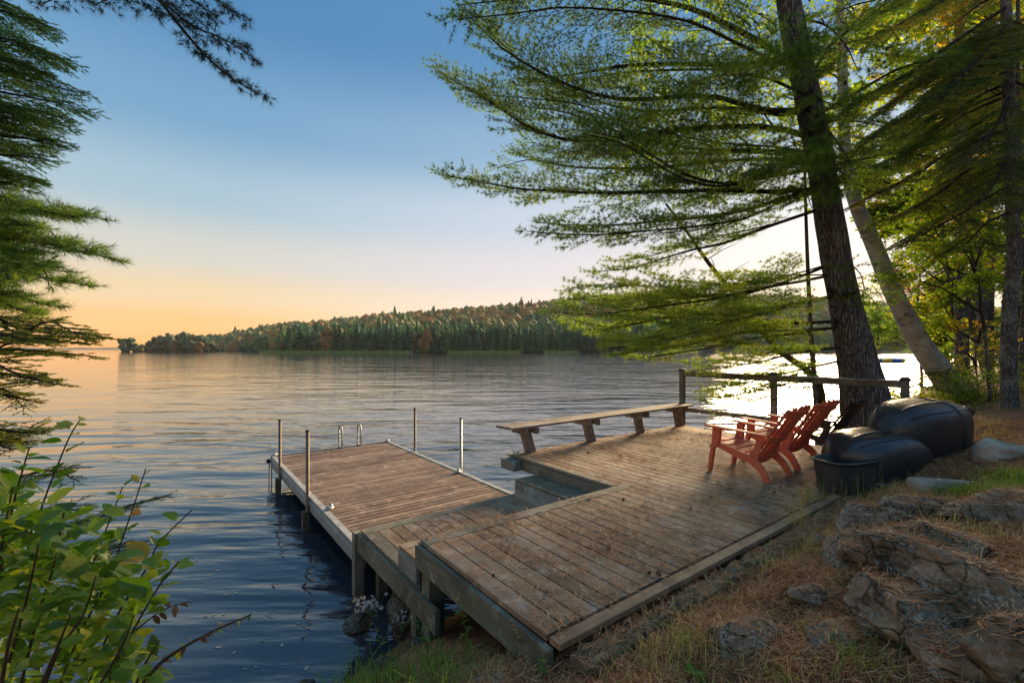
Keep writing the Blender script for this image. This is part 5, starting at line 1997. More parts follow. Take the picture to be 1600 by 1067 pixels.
# fir: flat combed sprays upper left and lower left
def fir(name, label, trunkp, Ls, seed, D, mat='fir', ln=.022, wd=.0052, K=5, secl=.45, tb=.5, terl=.13, base_r=.018, start=.3, secst=.042, terst=.030, tst=.013, droop=.15, tr0=.14, extra=1):
    t = thing(name, tuple(trunkp[0]), 0, label, 'tree')
    m_ = trunk_mesh(trunkp, [tr0, tr0 * .85, tr0 * .6, tr0 * .25], 12, 30, .05, seed)
    child(m_.build('trunk', M['greybark'], None, True), t)
    fol, lb = Fol(), MB()
    jr = random.Random(seed)
    for pl, dz_ in list(Ls) * extra:
        Ls.append(([(a - jr.uniform(5, 45) * (k > 1), b + jr.uniform(-20, 20)) for k, (a, b) in enumerate(pl)], dz_ + jr.uniform(-.5, .8)))
    for i, (pl, dz_) in enumerate(Ls):
        limb(lb, fol, [P(a, b, D + dz_ * k / len(pl)) for k, (a, b) in enumerate(pl)], base_r, .003, secl, secst, terl, terst, tst, ang=(.75, 1.05), start=start, rr=random.Random(seed + i), npts=12, twig=.002, tbase=tb, lift=.02, droop=droop, vert=.12)
    child(tag(lb.build('limb', M['branchbark'], None), kind='stuff'), t)
    mb = MB()
    needles(mb, fol.p, fol.d, K, ln, wd, (.7, 1.25), .018, flat=.55, tint=np.clip(fol.t, 0, 1))

    child(mb.build('crown', M[mat], None), t)
    return t


fir('fir_tree', 'dark fir with combed needle sprays filling the upper left edge', [(-5.0, 3.9, 0.2), (-5.0, 3.9, 2.6), (-4.95, 3.9, 5), (-4.9, 3.9, 8.0)],
    [([(-260, -40), (-120, 20), (-20, 50), (60, 80), (112, 95)], 0), ([(-260, 20), (-120, 80), (-20, 105), (60, 130), (130, 145)], .2), ([(-260, 60), (-120, 120), (-20, 140), (60, 155), (132, 170)], -.2),
     ([(-260, 110), (-120, 160), (-20, 180), (50, 192), (104, 196)], .1), ([(-260, 150), (-120, 195), (-20, 210), (50, 218), (98, 222)], -.1), ([(-260, 190), (-120, 225), (-20, 240), (40, 245), (78, 250)], .2),
     ([(-260, 220), (-120, 250), (-20, 262), (30, 272), (62, 285)], 0), ([(-260, -90), (-120, -20), (-20, 10), (40, 30), (80, 42)], .1), ([(-260, 0), (-120, 40), (-40, 70), (20, 95), (60, 110)], -.3), ([(-260, 80), (-120, 140), (-40, 160), (10, 175), (60, 190)], -.4)],
    300, 3.6, tb=.35)
fir('hemlock_tree', 'low hemlock at the left edge with feathery twigs over the water', [(-4.6, 3.4, -0.1), (-4.6, 3.4, 1.2), (-4.6, 3.4, 2.4), (-4.5, 3.4, 3.4)],
    [([(-300, 480), (-120, 500), (-20, 505), (60, 512), (120, 520), (175, 530)], 0), ([(-300, 520), (-120, 540), (-20, 545), (60, 548), (150, 557)], .3), ([(-300, 560), (-120, 575), (-20, 580), (40, 590), (100, 603)], -.1),
     ([(-300, 600), (-120, 610), (-20, 612), (20, 620), (60, 628)], .1), ([(-300, 640), (-120, 660), (-20, 668), (30, 675), (78, 675)], -.1), ([(-300, 660), (-120, 690), (-30, 692), (20, 688), (50, 690)], .1),
     ([(-300, 500), (-120, 515), (-30, 520), (30, 525), (75, 530)], -.4)],
    320, 3.0, tb=.45, secl=.32, ln=.018, terl=.10, mat='hem', start=.30, extra=2)
fir('fir_sapling', 'small fir behind the leafy shrub, its sprays low over the water', [(-2.4, 2.3, 0.1), (-2.4, 2.3, .8), (-2.4, 2.3, 1.4), (-2.4, 2.3, 1.9)],
    [([(-40, 860), (60, 835), (140, 812), (200, 790), (256, 775)], 0), ([(-40, 850), (40, 815), (90, 800), (140, 795)], .2), ([(-40, 800), (20, 770), (60, 745), (95, 742)], .1), ([(-40, 880), (60, 870), (140, 862), (215, 850)], -.1), ([(-40, 760), (30, 745), (80, 735), (125, 752)], 0),
     ([(-30, 900), (40, 890), (110, 880), (160, 872)], .1)],
    340, 2.35, tb=.3, secl=.22, ln=.015, terl=.085, wd=.0022, base_r=.010, start=.2, secst=.04, terst=.026, tst=.011, tr0=.022, extra=0)

# ------------------------------------------------------------------ leafy shrub in the left foreground: every leaf its own piece
def leaf_mesh(seed, wide=.5, curl=.25, serr=True):
    rr = random.Random(seed)
    n_ = 7
    v, t = [], []
    bend = rr.uniform(.05, curl)
    for i in range(n_):
        x = i / (n_ - 1)
        hw = wide * .5 * (math.sin(math.pi * min(1, x ** .82)) ** .8 if 0 < x < 1 else 0.0)
        if serr and 0 < i < n_ - 1:
            hw *= rr.uniform(.9, 1.1)
        z = -bend * x * x
        v += [(x, 0, z), (x, hw, z + hw * .30 + rr.uniform(-.015, .015)), (x, -hw, z + hw * .30 + rr.uniform(-.015, .015))]
    for i in range(n_ - 1):
        a, b = i * 3, (i + 1) * 3
        t += [(a, b, b + 1), (a, b + 1, a + 1), (a, a + 2, b + 2), (a, b + 2, b)]
    m_ = MB()
    m_.add(v, tris=t)
    # leaf stalk
    m_.add([(-.22, .012, .02), (-.22, -.012, .02), (0, 0, 0)], tris=[(0, 1, 2)])
    return m_


LEAVES = [leaf_mesh(i, .46 + .12 * (i % 3), .15 + .1 * (i % 3)).mesh('leaf', M['shrubleaf'], True) for i in range(8)]
shrub = thing('leafy_shrub', (-1.35, 1.15, .75), 0, 'leafy green shrub with yellowing leaves in the left foreground', 'shrub')
stems = [
    ([(128, 652), (108, 684), (80, 752), (48, 832), (8, 880), (-30, 1000), (-60, 1200)], 1.45, 1),
    ([(228, 732), (200, 816), (164, 916), (132, 976), (96, 1064), (60, 1200)], 1.5, 1),
    ([(192, 760), (152, 864), (120, 960), (90, 1100)], 1.6, 1),
    ([(300, 796), (248, 848), (236, 876), (216, 908), (180, 968), (140, 1064), (110, 1180)], 1.4, 1),
    ([(46, 698), (24, 776), (8, 848), (-20, 1000)], 1.35, 1),
    ([(280, 876), (248, 916), (200, 1000), (170, 1067), (140, 1200)], 1.3, 1),
    ([(100, 800), (85, 880), (60, 960), (30, 1080)], 1.3, 1),
    ([(60, 850), (50, 900), (30, 980), (0, 1080)], 1.2, 1),
    ([(150, 900), (130, 960), (90, 1020), (60, 1100)], 1.2, 1),
    ([(210, 960), (190, 1010), (150, 1080)], 1.25, 1),
    ([(20, 760), (5, 840), (-10, 940), (-40, 1080)], 1.3, 1),
    ([(110, 960), (90, 1010), (60, 1080)], 1.1, 1),
    ([(250, 1000), (225, 1040), (200, 1100)], 1.3, 1),
    ([(30, 950), (15, 1000), (0, 1080)], 1.05, 1),
]
rr = random.Random(404)
nleaf = 0
sp = Vector(shrub.location)


def put_leaf(parent, p, d, size, meshes, off):
    d = Vector(d).normalized()
    q = d.to_track_quat('X', 'Z')
    o = newobj('leaf', rr.choice(meshes), parent)
    o.location = Vector(p) - off
    o.rotation_mode = 'QUATERNION'
    o.rotation_quaternion = q @ Vector((1, 0, 0)).rotation_difference(Vector((1, 0, 0))) @ Matrix.Rotation(rr.uniform(-.9, .9), 3, 'X').to_quaternion()
    s = size * rr.uniform(.68, 1.25)
    o.scale = (s, s * rr.uniform(.75, 1.05), s)
    return o


for k, (pl, D_, _) in enumerate(stems):
    path = catmull([P(a, b, D_ + .05 * j) for j, (a, b) in enumerate(pl)], 30)
    m_ = MB()
    m_.tube(path, np.linspace(.0018, .005, 30), 6)
    child(m_.build('stem', M['stem'], None), shrub)
    tot = np.linalg.norm(np.diff(path, axis=0), axis=1).sum()
    side = 1
    for i in range(0, 29):
        if path[i][2] < CAMZ - 545 / F * D_:
            break
        nl = 1 if i < 9 else 2
        for _q in range(nl):
            if nleaf > 275:
                break
            f = rr.random()
            p = path[i] * (1 - f) + path[min(i + 1, 29)] * f
            T = path[max(i - 1, 0)] - path[min(i + 1, 29)]
            T = T / (np.linalg.norm(T) + 1e-9)
            d = T * .55 + np.array((side * rr.uniform(.3, 1.0), rr.uniform(-.8, .5), rr.uniform(-.25, .45)))
            side = -side
            sz = (.024 + .034 * min(1, i / 7.0)) * D_
            if rr.random() < .2:
                sz *= .6
            p2 = p + d / np.linalg.norm(d) * sz * .2
            put_leaf(shrub, p2, d, sz, LEAVES, sp)
            nleaf += 1
m_ = MB()
LT = [leaf_mesh(i, .46 + .12 * (i % 3), .15 + .1 * (i % 3)) for i in range(8)]
for k in range(760):
    a_ = rr.random() ** 1.1
    px_ = rr.uniform(-60, 265) * (1 - .45 * a_)
    py_ = 1090 - a_ * 330 + rr.uniform(-20, 40)
    if px_ > 60 and py_ < 800:
        continue
    c_ = P(px_, py_, rr.uniform(1.2, 2.0))
    d = Vector((rr.uniform(-1, 1), rr.uniform(-1, .6), rr.uniform(-.3, .5))).normalized()
    mt_ = d.to_track_quat('X', 'Z').to_matrix() @ Matrix.Rotation(rr.uniform(-.9, .9), 3, 'X')
    b_ = LT[k % 8]
    vv = np.concatenate(b_.v) @ np.array(mt_).T * rr.uniform(.028, .058) * c_[1] + c_
    tt_ = []
    o_ = 0
    for v_, t_ in zip(b_.v, b_.t):
        tt_.append(t_)
    m_.add(vv, tris=np.concatenate(tt_), tint=rr.random())
child(tag(m_.build('foliage', M['shrubmass'], None, True), kind='stuff'), shrub)
# dying twig at the base of the shrub reaching over the water
tw = thing('withered_twig', tuple(P(224, 1067, 1.6)), 0, 'withered twig with curled brown leaves reaching over the dark water', 'twig')
DEAD = [leaf_mesh(40 + i, .5, .9, True).mesh('leaf', M['deadleaf'], True) for i in range(4)]
path = catmull([P(392, 960, 1.75), P(328, 988, 1.7), P(260, 1028, 1.65), P(224, 1067, 1.6), P(160, 1150, 1.6)], 24)
m_ = MB()
m_.tube(path, np.linspace(.003, .009, 24), 6)
child(m_.build('stem', M['stem'], None), tw)
for i in range(0, 18):
    for _q in range(2):
        d = np.array((rr.uniform(-.6, .8), rr.uniform(-.6, .3), rr.uniform(-1, .6)))
        put_leaf(tw, path[i], d, .030, DEAD if rr.random() < .75 else LEAVES, Vector(tw.location))
tw2 = thing('withered_twig', tuple(P(236, 900, 1.5)), 0, 'short twig with dark red curled leaves above the withered twig', 'twig')
path = catmull([P(292, 940, 1.5), P(265, 948, 1.5), P(240, 962, 1.5), P(205, 990, 1.5)], 10)
m_ = MB()
m_.tube(path, np.linspace(.0015, .003, 10), 5)
child(m_.build('stem', M['stem'], None), tw2)
for i in range(0, 8):
    d = np.array((rr.uniform(-.3, .8), rr.uniform(-.6, .3), rr.uniform(-1, .6)))
    put_leaf(tw2, path[i], d, .032, DEAD, Vector(tw2.location))

# ------------------------------------------------------------------ rocks, logs and timbers on the bank
def rock(c, r, label, mk='rock', seed=0, rot=(0, 0, 0), amp=.35, sub=None, ridge=0.0, name='rock'):
    """fractured block: the sphere is cut by random planes, then roughened"""
    v, f = sub or ICO5
    rk = np.random.default_rng(seed + 1000)
    pn = rk.normal(size=(15, 3))
    pn /= np.linalg.norm(pn, axis=1)[:, None]
    pd = rk.uniform(.62, 1.0, 15)
    dots = v @ pn.T
    lim = np.where(dots > 1e-3, pd / np.maximum(dots, 1e-3), 9.0).min(axis=1)
    lim = np.minimum(lim, 1.15)
    vv = np.empty_like(v)
    for i, p in enumerate(v):
        q = Vector(p) * lim[i]
        n1 = mnoise.noise(q * 1.3 + Vector((seed, 0, 0)))
        n2 = mnoise.noise(q * 3.4 + Vector((0, seed, 0)))
        n3 = mnoise.noise(q * 9.0 + Vector((0, 0, seed)))
        n4 = mnoise.noise(q * 21.0 + Vector((seed, seed, 0)))
        d = lim[i] * (1 + .12 * n1 + .07 * n2 + .05 * n3 + .03 * n4)
        # open cracks along the bedding
        ly = (q.z * 1.9 + .8 * n1 + seed) % 1.0
        d -= (.04 + ridge * .3) * max(0.0, 1 - abs(ly - .5) / .07)
        ly2 = (q.x * 1.7 + q.y * .9 + .7 * n2 + seed * .37) % 1.0
        d -= .10 * max(0.0, 1 - abs(ly2 - .5) / .05)
        vv[i] = p * d
    m_ = MB()
    m_.add(vv * np.asarray(r) * 1.12, tris=f)
    o = m_.build(name, M[mk], None, True)
    o.location = (c[0], c[1], c[2] - .05)
    o.rotation_euler = rot
    tag(o, label, 'rock')
    return o


def G(px_, py_, D_, dz=0.0):
    p = P(px_, py_, D_)
    return (p[0], p[1], p[2] + dz)


rock(hit(1335, 880, .06), (.19, .16, .19), 'round lichen grey rock at the left end of the stone row', seed=1, rot=(0, 0, .3))
rock(hit(1400, 890, .10), (.24, .17, .17), 'brown rock just right of the round one, top strewn with needles', seed=2, rot=(0, R(12), -.25), ridge=.15)
rock(hit(1465, 905, .10), (.34, .13, .13), 'long ridge of brown rock slanting down to the right behind the speckled one', seed=16, rot=(0, R(22), -.45), ridge=.2)
rock(hit(1420, 985, .07), (.25, .17, .20), 'pale speckled rock low in the middle of the stone row', seed=3, rot=(0, R(25), -.3), ridge=.25)
rock(hit(1555, 950, .09), (.34, .16, .17), 'dark grey elongated rock with green lichen sloping down at the right edge', seed=4, rot=(0, R(25), -.4), ridge=.2)
rock(hit(1600, 1040, .05), (.24, .16, .15), 'brown rock at the bottom right edge of the frame', seed=5, rot=(0, R(15), .1), ridge=.15)
rock(hit(1360, 815, .05), (.28, .17, .13), 'mossy stone behind the stone row, below the boats', seed=6, rot=(0, R(-16), .5))
rock(hit(1450, 800, .07), (.34, .14, .10), 'flat dark slab with pale lichen crest above the stone row', seed=7, rot=(0, R(4), .1), ridge=.2)
rock(hit(1412, 838, .04), (.14, .10, .10), 'small rounded stone wedged under the dark slab', seed=8)
rock(hit(1285, 845, .02), (.13, .11, .07), 'small low stone in the grass left of the stone row', seed=9)
rock(hit(1320, 1000, .02), (.17, .12, .08), 'small flat stone in the dry grass below the stone row', seed=10)
rock(hit(1165, 1000, .02), (.24, .15, .10), 'flat stone slab beside the rotten timber end', seed=11, rot=(0, R(6), .5), ridge=.2)
rock(hit(1275, 930, .02), (.14, .10, .08), 'low brown stone left of the round lichen rock', seed=18)
rock(hit(1500, 1045, .03), (.20, .13, .12), 'brown rock near the bottom right corner in the needles', seed=12, rot=(0, R(14), -.2), ridge=.15)
rock(hit(780, 1062, .01), (.12, .09, .06), 'small half buried stone at the bottom middle', seed=13)
rock(hit(1570, 800, .05), (.42, .22, .13), 'wide mossy ledge rock below the driftwood log', seed=14, rot=(0, 0, -.1), ridge=.2)
rock(hit(1500, 860, .05), (.26, .16, .12), 'brown stone covered with needles under the mossy ledge', seed=19, rot=(0, R(10), -.2), ridge=.2)
rock(hit(1300, 800, .03), (.22, .13, .09), 'weathered flat stone in the grass in front of the tub', seed=15)
# shore rocks under the landing
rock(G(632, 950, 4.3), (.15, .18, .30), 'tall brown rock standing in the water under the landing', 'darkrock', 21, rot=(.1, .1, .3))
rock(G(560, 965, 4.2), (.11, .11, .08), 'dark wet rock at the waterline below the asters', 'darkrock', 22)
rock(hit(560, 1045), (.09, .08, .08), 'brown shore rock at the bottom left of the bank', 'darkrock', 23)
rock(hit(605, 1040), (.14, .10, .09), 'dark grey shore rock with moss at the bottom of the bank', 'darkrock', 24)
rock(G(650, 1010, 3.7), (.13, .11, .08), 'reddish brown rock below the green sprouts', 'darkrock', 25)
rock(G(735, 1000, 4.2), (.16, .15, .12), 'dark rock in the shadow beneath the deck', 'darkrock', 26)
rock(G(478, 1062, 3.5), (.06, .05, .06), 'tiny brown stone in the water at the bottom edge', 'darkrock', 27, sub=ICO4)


def log(c, L, r, label, mk, ang, pitch, seed, name='log', cat='log', taper=.8, n=14):
    m_ = MB()
    pts, rad = [], []
    for i in range(60):
        x = i / 59
        pts.append((x * L, .04 * math.sin(x * 5 + seed), .03 * math.sin(x * 3 + seed)))
        e = min(1, min(x, 1 - x) * 14 + .35)
        rad.append(r * (1 - (1 - taper) * x) * (e ** .5))
    m_.tube(pts, rad, n * 3)
    v = m_.v[0]
    for i in range(len(v)):
        a = math.atan2(v[i][2], v[i][1])
        f = 1 + .30 * nz(v[i][0] * 1.2, math.cos(a) * 1.5 + seed, math.sin(a) * 1.5) + .22 * nz(v[i][0] * 1.5, math.cos(a) * 4, math.sin(a) * 4 + seed) + .10 * nz(v[i][0] * 2.5, math.cos(a) * 11, math.sin(a) * 11 + seed)
        v[i][1] *= f
        v[i][2] *= f * .85
    o = m_.build(name, M[mk], None, True)
    o.location = c
    o.rotation_euler = (0, -pitch, ang)
    return tag(o, label, cat)


log(G(1520, 704, 5.2), 1.6, .20, 'pale grey driftwood log lying on the bank at the right edge', 'drift', R(-28), R(-6), 4, taper=1.1)
log(hit(1428, 765, .0), 1.0, .12, 'flat split log half buried in needles below the driftwood', 'drift', R(-8), R(-2), 7, taper=.8)


def timber(u0, u1, w, z0, z1, hgt, wid, label, mk, seed, tilt=0):
    L = u1 - u0
    m_ = MB()
    seg = 60
    v = []
    prof = [(-.5, -1), (-.52, -.3), (-.5, -.06), (-.42, 0), (-.25, .02), (-.1, .0), (.05, .03), (.2, -.01), (.34, .01), (.42, -.02), (.5, -.1), (.52, -.4), (.5, -1)]
    for i in range(seg + 1):
        x = i / seg
        for a, b in prof:
            v.append((x * L, a * wid * (1 + .25 * nz(x * 6 * L, a * 3, seed)), b * hgt + .03 * nz(x * 5 * L, a * 9, seed + 3) + .02 * nz(x * 15 * L, a * 14, seed + 6) + (z1 - z0) * x))
    q = []
    n_ = len(prof)
    for i in range(seg):
        for j in range(n_ - 1):
            a = i * n_ + j
            q.append((a, a + n_, a + n_ + 1, a + 1))
    m_.add(v, quads=q, tris=[(0, j, j + 1) for j in range(1, n_ - 1)] + [(seg * n_, seg * n_ + j + 1, seg * n_ + j) for j in range(1, n_ - 1)])
    o = m_.build('retaining_timber', M[mk], None, False)
    o.location = UW(u0, w, z0)
    o.rotation_euler = (tilt, 0, TH)
    return tag(o, label, 'timber')


timber(0.04, 1.75, -.165, 1.10, 1.115, .22, .13, 'rotting timber with a broken dark end along the near deck corner', 'rot', 1)
timber(1.85, 4.1, -.20, 1.125, 1.165, .22, .17, 'mossy timber strewn with needles along the deck edge towards the tub', 'rot', 2, .04)
timber(.9, 3.3, -.50, 1.10, 1.20, .2, .12, 'second sunken timber behind the deck edge timbers among grass', 'rot', 5, -.05)

# ------------------------------------------------------------------ ground cover: needles, grass, leaves
from mathutils.bvhtree import BVHTree
bv, bp, off_ = [], [], 0
for o in list(bpy.data.objects):
    if o.type == 'MESH' and o.name.split('.')[0] in ('rock', 'log', 'retaining_timber'):
        mw = Matrix.Translation(o.location) @ o.rotation_euler.to_matrix().to_4x4()
        bv += [mw @ v_.co for v_ in o.data.vertices]
        bp += [[off_ + i_ for i_ in p_.vertices] for p_ in o.data.polygons]
        off_ = len(bv)
ROCKS = BVHTree.FromPolygons(bv, bp)


def surf_z(x, y):
    g_ = ground_z(x, y)
    h_ = ROCKS.ray_cast(Vector((x, y, 4.0)), Vector((0, 0, -1)))
    if h_[0] is not None and h_[0].z > g_:
        return h_[0].z, max(0.0, h_[1].z)
    return g_, 1.0


def scatter_needles(n, sampler, ln, wd, name, label, mat, flat=.25, lift=.004, tint=None):
    mb = MB()
    pts = np.array([sampler() for _ in range(n)])
    a = rng.uniform(0, 2 * np.pi, n)
    el = rng.normal(0, flat, n)
    L = rng.uniform(.6, 1.2, n) * ln
    d = np.stack([np.cos(a) * np.cos(el), np.sin(a) * np.cos(el), np.abs(np.sin(el))], 1) * L[:, None]
    bend = np.stack([-np.sin(a), np.cos(a), np.zeros(n)], 1) * (rng.normal(0, .18, n) * L)[:, None]
    s = np.stack([-np.sin(a), np.cos(a), np.full(n, .4)], 1) * wd * .5
    p0 = pts + np.array((0, 0, lift))
    p1 = p0 + d * .5 + bend
    p1[:, 2] += L * .04
    p2 = p0 + d
    v = np.stack([p0 - s, p0 + s, p1 + s, p1 - s, p2], 1).reshape(-1, 3)
    k = np.arange(n)[:, None] * 5
    tt = rng.random(n) if tint is None else tint
    mb.add(v, quads=k + [[0, 1, 2, 3]], tris=k + [[3, 2, 4]], tint=np.repeat(tt, 5))
    return tag(mb.build(name, M[mat]), label, kind='stuff')


def deck_pt():
    while True:
        u_, w_ = rnd.uniform(0, 6.95), rnd.uniform(0, 3.7)
        if u_ < 2.5 and w_ > 1.65:
            continue
        dens = .12 + 1.5 * max(0, nz(u_ * 2.1, w_ * 2.1, 7.7)) + .9 * max(0, nz(u_ * 6, w_ * 6, 3.7)) + .5 * math.exp(-w_ * 2.2)
        if u_ < 2.6:
            dens += .1
        if rnd.random() < dens:
            v = UW(u_, w_, ZD + .005)
            return (v.x, v.y, v.z)


scatter_needles(15000, deck_pt, .085, .0036, 'fallen_needles', 'rusty pine needles scattered over the deck boards', 'litter', flat=.10)


def landing_pt():
    u_, w_ = rnd.uniform(.05, 2.6), rnd.uniform(1.7, 3.15)
    z = ZL if not (u_ > 2.07 and w_ < 3.05) else .985
    if w_ < 2.1 and u_ < 2.03:
        z = .95
    v = UW(u_, w_, z + .006)
    return (v.x, v.y, v.z)


scatter_needles(650, landing_pt, .075, .0026, 'fallen_needles', 'thin scatter of pine needles on the landing and steps', 'litter', flat=.1)


def bank_pt():
    while True:
        x, y = rnd.uniform(-1.6, 7.5), rnd.uniform(.9, 8.5) 
        if rnd.random() > 3.2 / (y + 1.0):
            continue
        u_, w_ = toUW(x, y)
        if w_ > -.02 and not (u_ < -.1 and w_ < 1.2):
            continue
        if y / max(.1, abs(x)) < .6 and x > 0:
            continue
        z_, up_ = surf_z(x, y)
        if up_ < 1.0 and rnd.random() > up_ ** 1.4:
            continue
        return (x, y, z_ + .008)


hv, hp, ho = [], [], 0
bpy.context.view_layer.update()
for o in list(bpy.data.objects):
    if o.name.split('.')[0] == 'hull':
        hv += [o.matrix_world @ v_.co for v_ in o.data.vertices]
        hp += [[ho + i_ for i_ in p_.vertices] for p_ in o.data.polygons]
        ho = len(hv)
HULLS = BVHTree.FromPolygons(hv, hp)


def hull_pt():
    while True:
        q_ = UW(rnd.uniform(4.5, 7.3), rnd.uniform(-1, .5))
        h_ = HULLS.ray_cast(Vector((q_.x, q_.y, 4.0)), Vector((0, 0, -1)))
        if h_[0] is not None and h_[1].z > .75:
            return (h_[0].x, h_[0].y, h_[0].z + .004)


scatter_needles(420, hull_pt, .075, .003, 'fallen_needles', 'stray pine needles lying on the overturned boats', 'litter', flat=.08)
scatter_needles(66000, bank_pt, .105, .0033, 'fallen_needles', 'thick rusty carpet of pine needles on the bank', 'litter', flat=.28)


def grass(n, sampler, h, wd, name, label, mat, tmin=0, tmax=1, lean=.45):
    mb = MB()
    pts = np.array([sampler() for _ in range(n)])
    a = rng.uniform(0, 2 * np.pi, n)
    H = rng.uniform(.45, 1.25, n) * h
    le = np.abs(rng.normal(0, lean, n)) * H
    dx = np.stack([np.cos(a), np.sin(a), np.zeros(n)], 1)
    s = np.stack([-np.sin(a), np.cos(a), np.zeros(n)], 1) * wd * .5
    p0 = pts
    p1 = pts + dx * (le * .25)[:, None] + np.array((0, 0, 1)) * (H * .5)[:, None]
    p2 = pts + dx * (le * .65)[:, None] + np.array((0, 0, 1)) * (H * .85)[:, None]
    p3 = pts + dx * (le * 1.1)[:, None] + np.array((0, 0, 1)) * (H * (.95 - .2 * le / H))[:, None]
    v = np.stack([p0 - s, p0 + s, p1 + s, p1 - s, p2 + s * .6, p2 - s * .6, p3], 1).reshape(-1, 3)
    k = np.arange(n)[:, None] * 7
    tt = rng.uniform(tmin, tmax, n)
    mb.add(v, quads=np.concatenate([k + [[0, 1, 2, 3]], k + [[3, 2, 4, 5]]]), tris=k + [[5, 4, 6]], tint=np.repeat(tt, 7))
    return tag(mb.build(name, M[mat]), label, kind='stuff')


def clump_sampler(centres, spread):
    def f():
        c = rnd.choice(centres)
        x, y = c[0] + rnd.gauss(0, spread), c[1] + rnd.gauss(0, spread)
        u_, w_ = toUW(x, y)
        if w_ > -.05 and u_ > -.05:
            x, y = c
        z_, up_ = surf_z(x, y)
        return (x, y, z_ if up_ == 1.0 else ground_z(x, y))
    return f


cr_ = random.Random(17)


def gp(px_, py_, D_):
    p = P(px_, py_, D_)
    return (p[0], p[1])


cent = []
for _ in range(150):
    x, y = bank_pt()[:2]
    if y > 1.4:
        cent.append((x, y))
for k in range(26):
    u_ = cr_.uniform(0.2, 4.6)
    v = UW(u_, -.40 + cr_.uniform(-.16, .06))
    cent.append((v.x, v.y))
grass(4200, clump_sampler(cent, .10), .11, .0026, 'dry_grass', 'dry yellow grass growing in tufts on the bank', 'grass', .45, 1.0, 1.1)
cent2 = [gp(1262, 790, 4.75), gp(1250, 800, 4.6), gp(1285, 790, 4.8), gp(1310, 775, 5.0), gp(1335, 770, 5.0), gp(1240, 835, 4.2), gp(1265, 770, 4.9), gp(1350, 740, 5.1)]
grass(330, clump_sampler(cent2, .09), .34, .003, 'tall_grass', 'tall thin grass stalks beside the tub and boats', 'grass', .3, .9, .35)
cent3 = [gp(1530, 800, 4.0), gp(1570, 810, 3.9), gp(1595, 790, 4.1), gp(1500, 790, 4.1), gp(1560, 780, 4.3)]
grass(1700, clump_sampler(cent3, .12), .10, .0035, 'green_grass', 'soft green grass on the ledge at the right edge', 'greengrass', 0, .9, .7)
cent4 = [(-.75 + cr_.uniform(-.35, .5), 2.65 + cr_.uniform(-.3, .3)) for _ in range(22)]
grass(650, clump_sampler(cent4, .09), .17, .0042, 'shore_grass', 'bright green grass arching over the shore rocks', 'greengrass', 0, 1, .9)
cent5 = [(cr_.uniform(0.0, 2.2), cr_.uniform(1.7, 2.5)) for _ in range(16)]
grass(420, clump_sampler(cent5, .07), .09, .0035, 'green_grass', 'short green grass tufts in the needle carpet at the bottom', 'greengrass', .2, 1, .8)

# curled leaves lying on the deck
LD = [leaf_mesh(60 + i, .75, 1.1).mesh('fallen_leaf', M['deadleaf'], True) for i in range(4)]
rr = random.Random(77)
for k in range(46):
    p = deck_pt()
    if k < 12:
        v = UW(rr.uniform(3.6, 4.9), rr.uniform(.1, .7))
        p = (v.x, v.y, ZD + .005)
    o = newobj('fallen_leaf', rr.choice(LD))
    s = rr.uniform(.03, .055)
    o.location = (p[0], p[1], ZD + .022)
    o.rotation_euler = (rr.uniform(-.4, .4), rr.uniform(-.3, .4), rr.random() * 6.28)
    o.scale = (s, s, s)
    tag(o, 'small curled brown leaf lying on the deck boards', 'leaf', 'fallen leaves on the deck')
LW = [leaf_mesh(70 + i, .6, .15).mesh('floating_leaf', M['paleleaf'], True) for i in range(3)]
for px_, py_ in ((325, 897), (345, 890), (370, 889), (350, 930), (367, 928), (320, 960), (335, 958), (297, 883), (346, 1011), (369, 1017), (398, 1041), (380, 1045), (412, 968), (430, 930), (392, 905), (415, 1000), (352, 958), (310, 873), (480, 1040), (440, 1010), (462, 975)):
    D_ = 2.75 * F / (py_ - HY)
    o = newobj('floating_leaf', rr.choice(LW))
    s = rr.uniform(.035, .075)
    o.location = ((px_ - 800) / F * D_, D_, .004 + s * .01)
    o.rotation_euler = (0, 0, rr.random() * 6.28)
    o.scale = (s, s * .8, s * .08)
    tag(o, 'small pale leaf floating on the dark water near the shrub', 'leaf', 'pale leaves floating on the water')


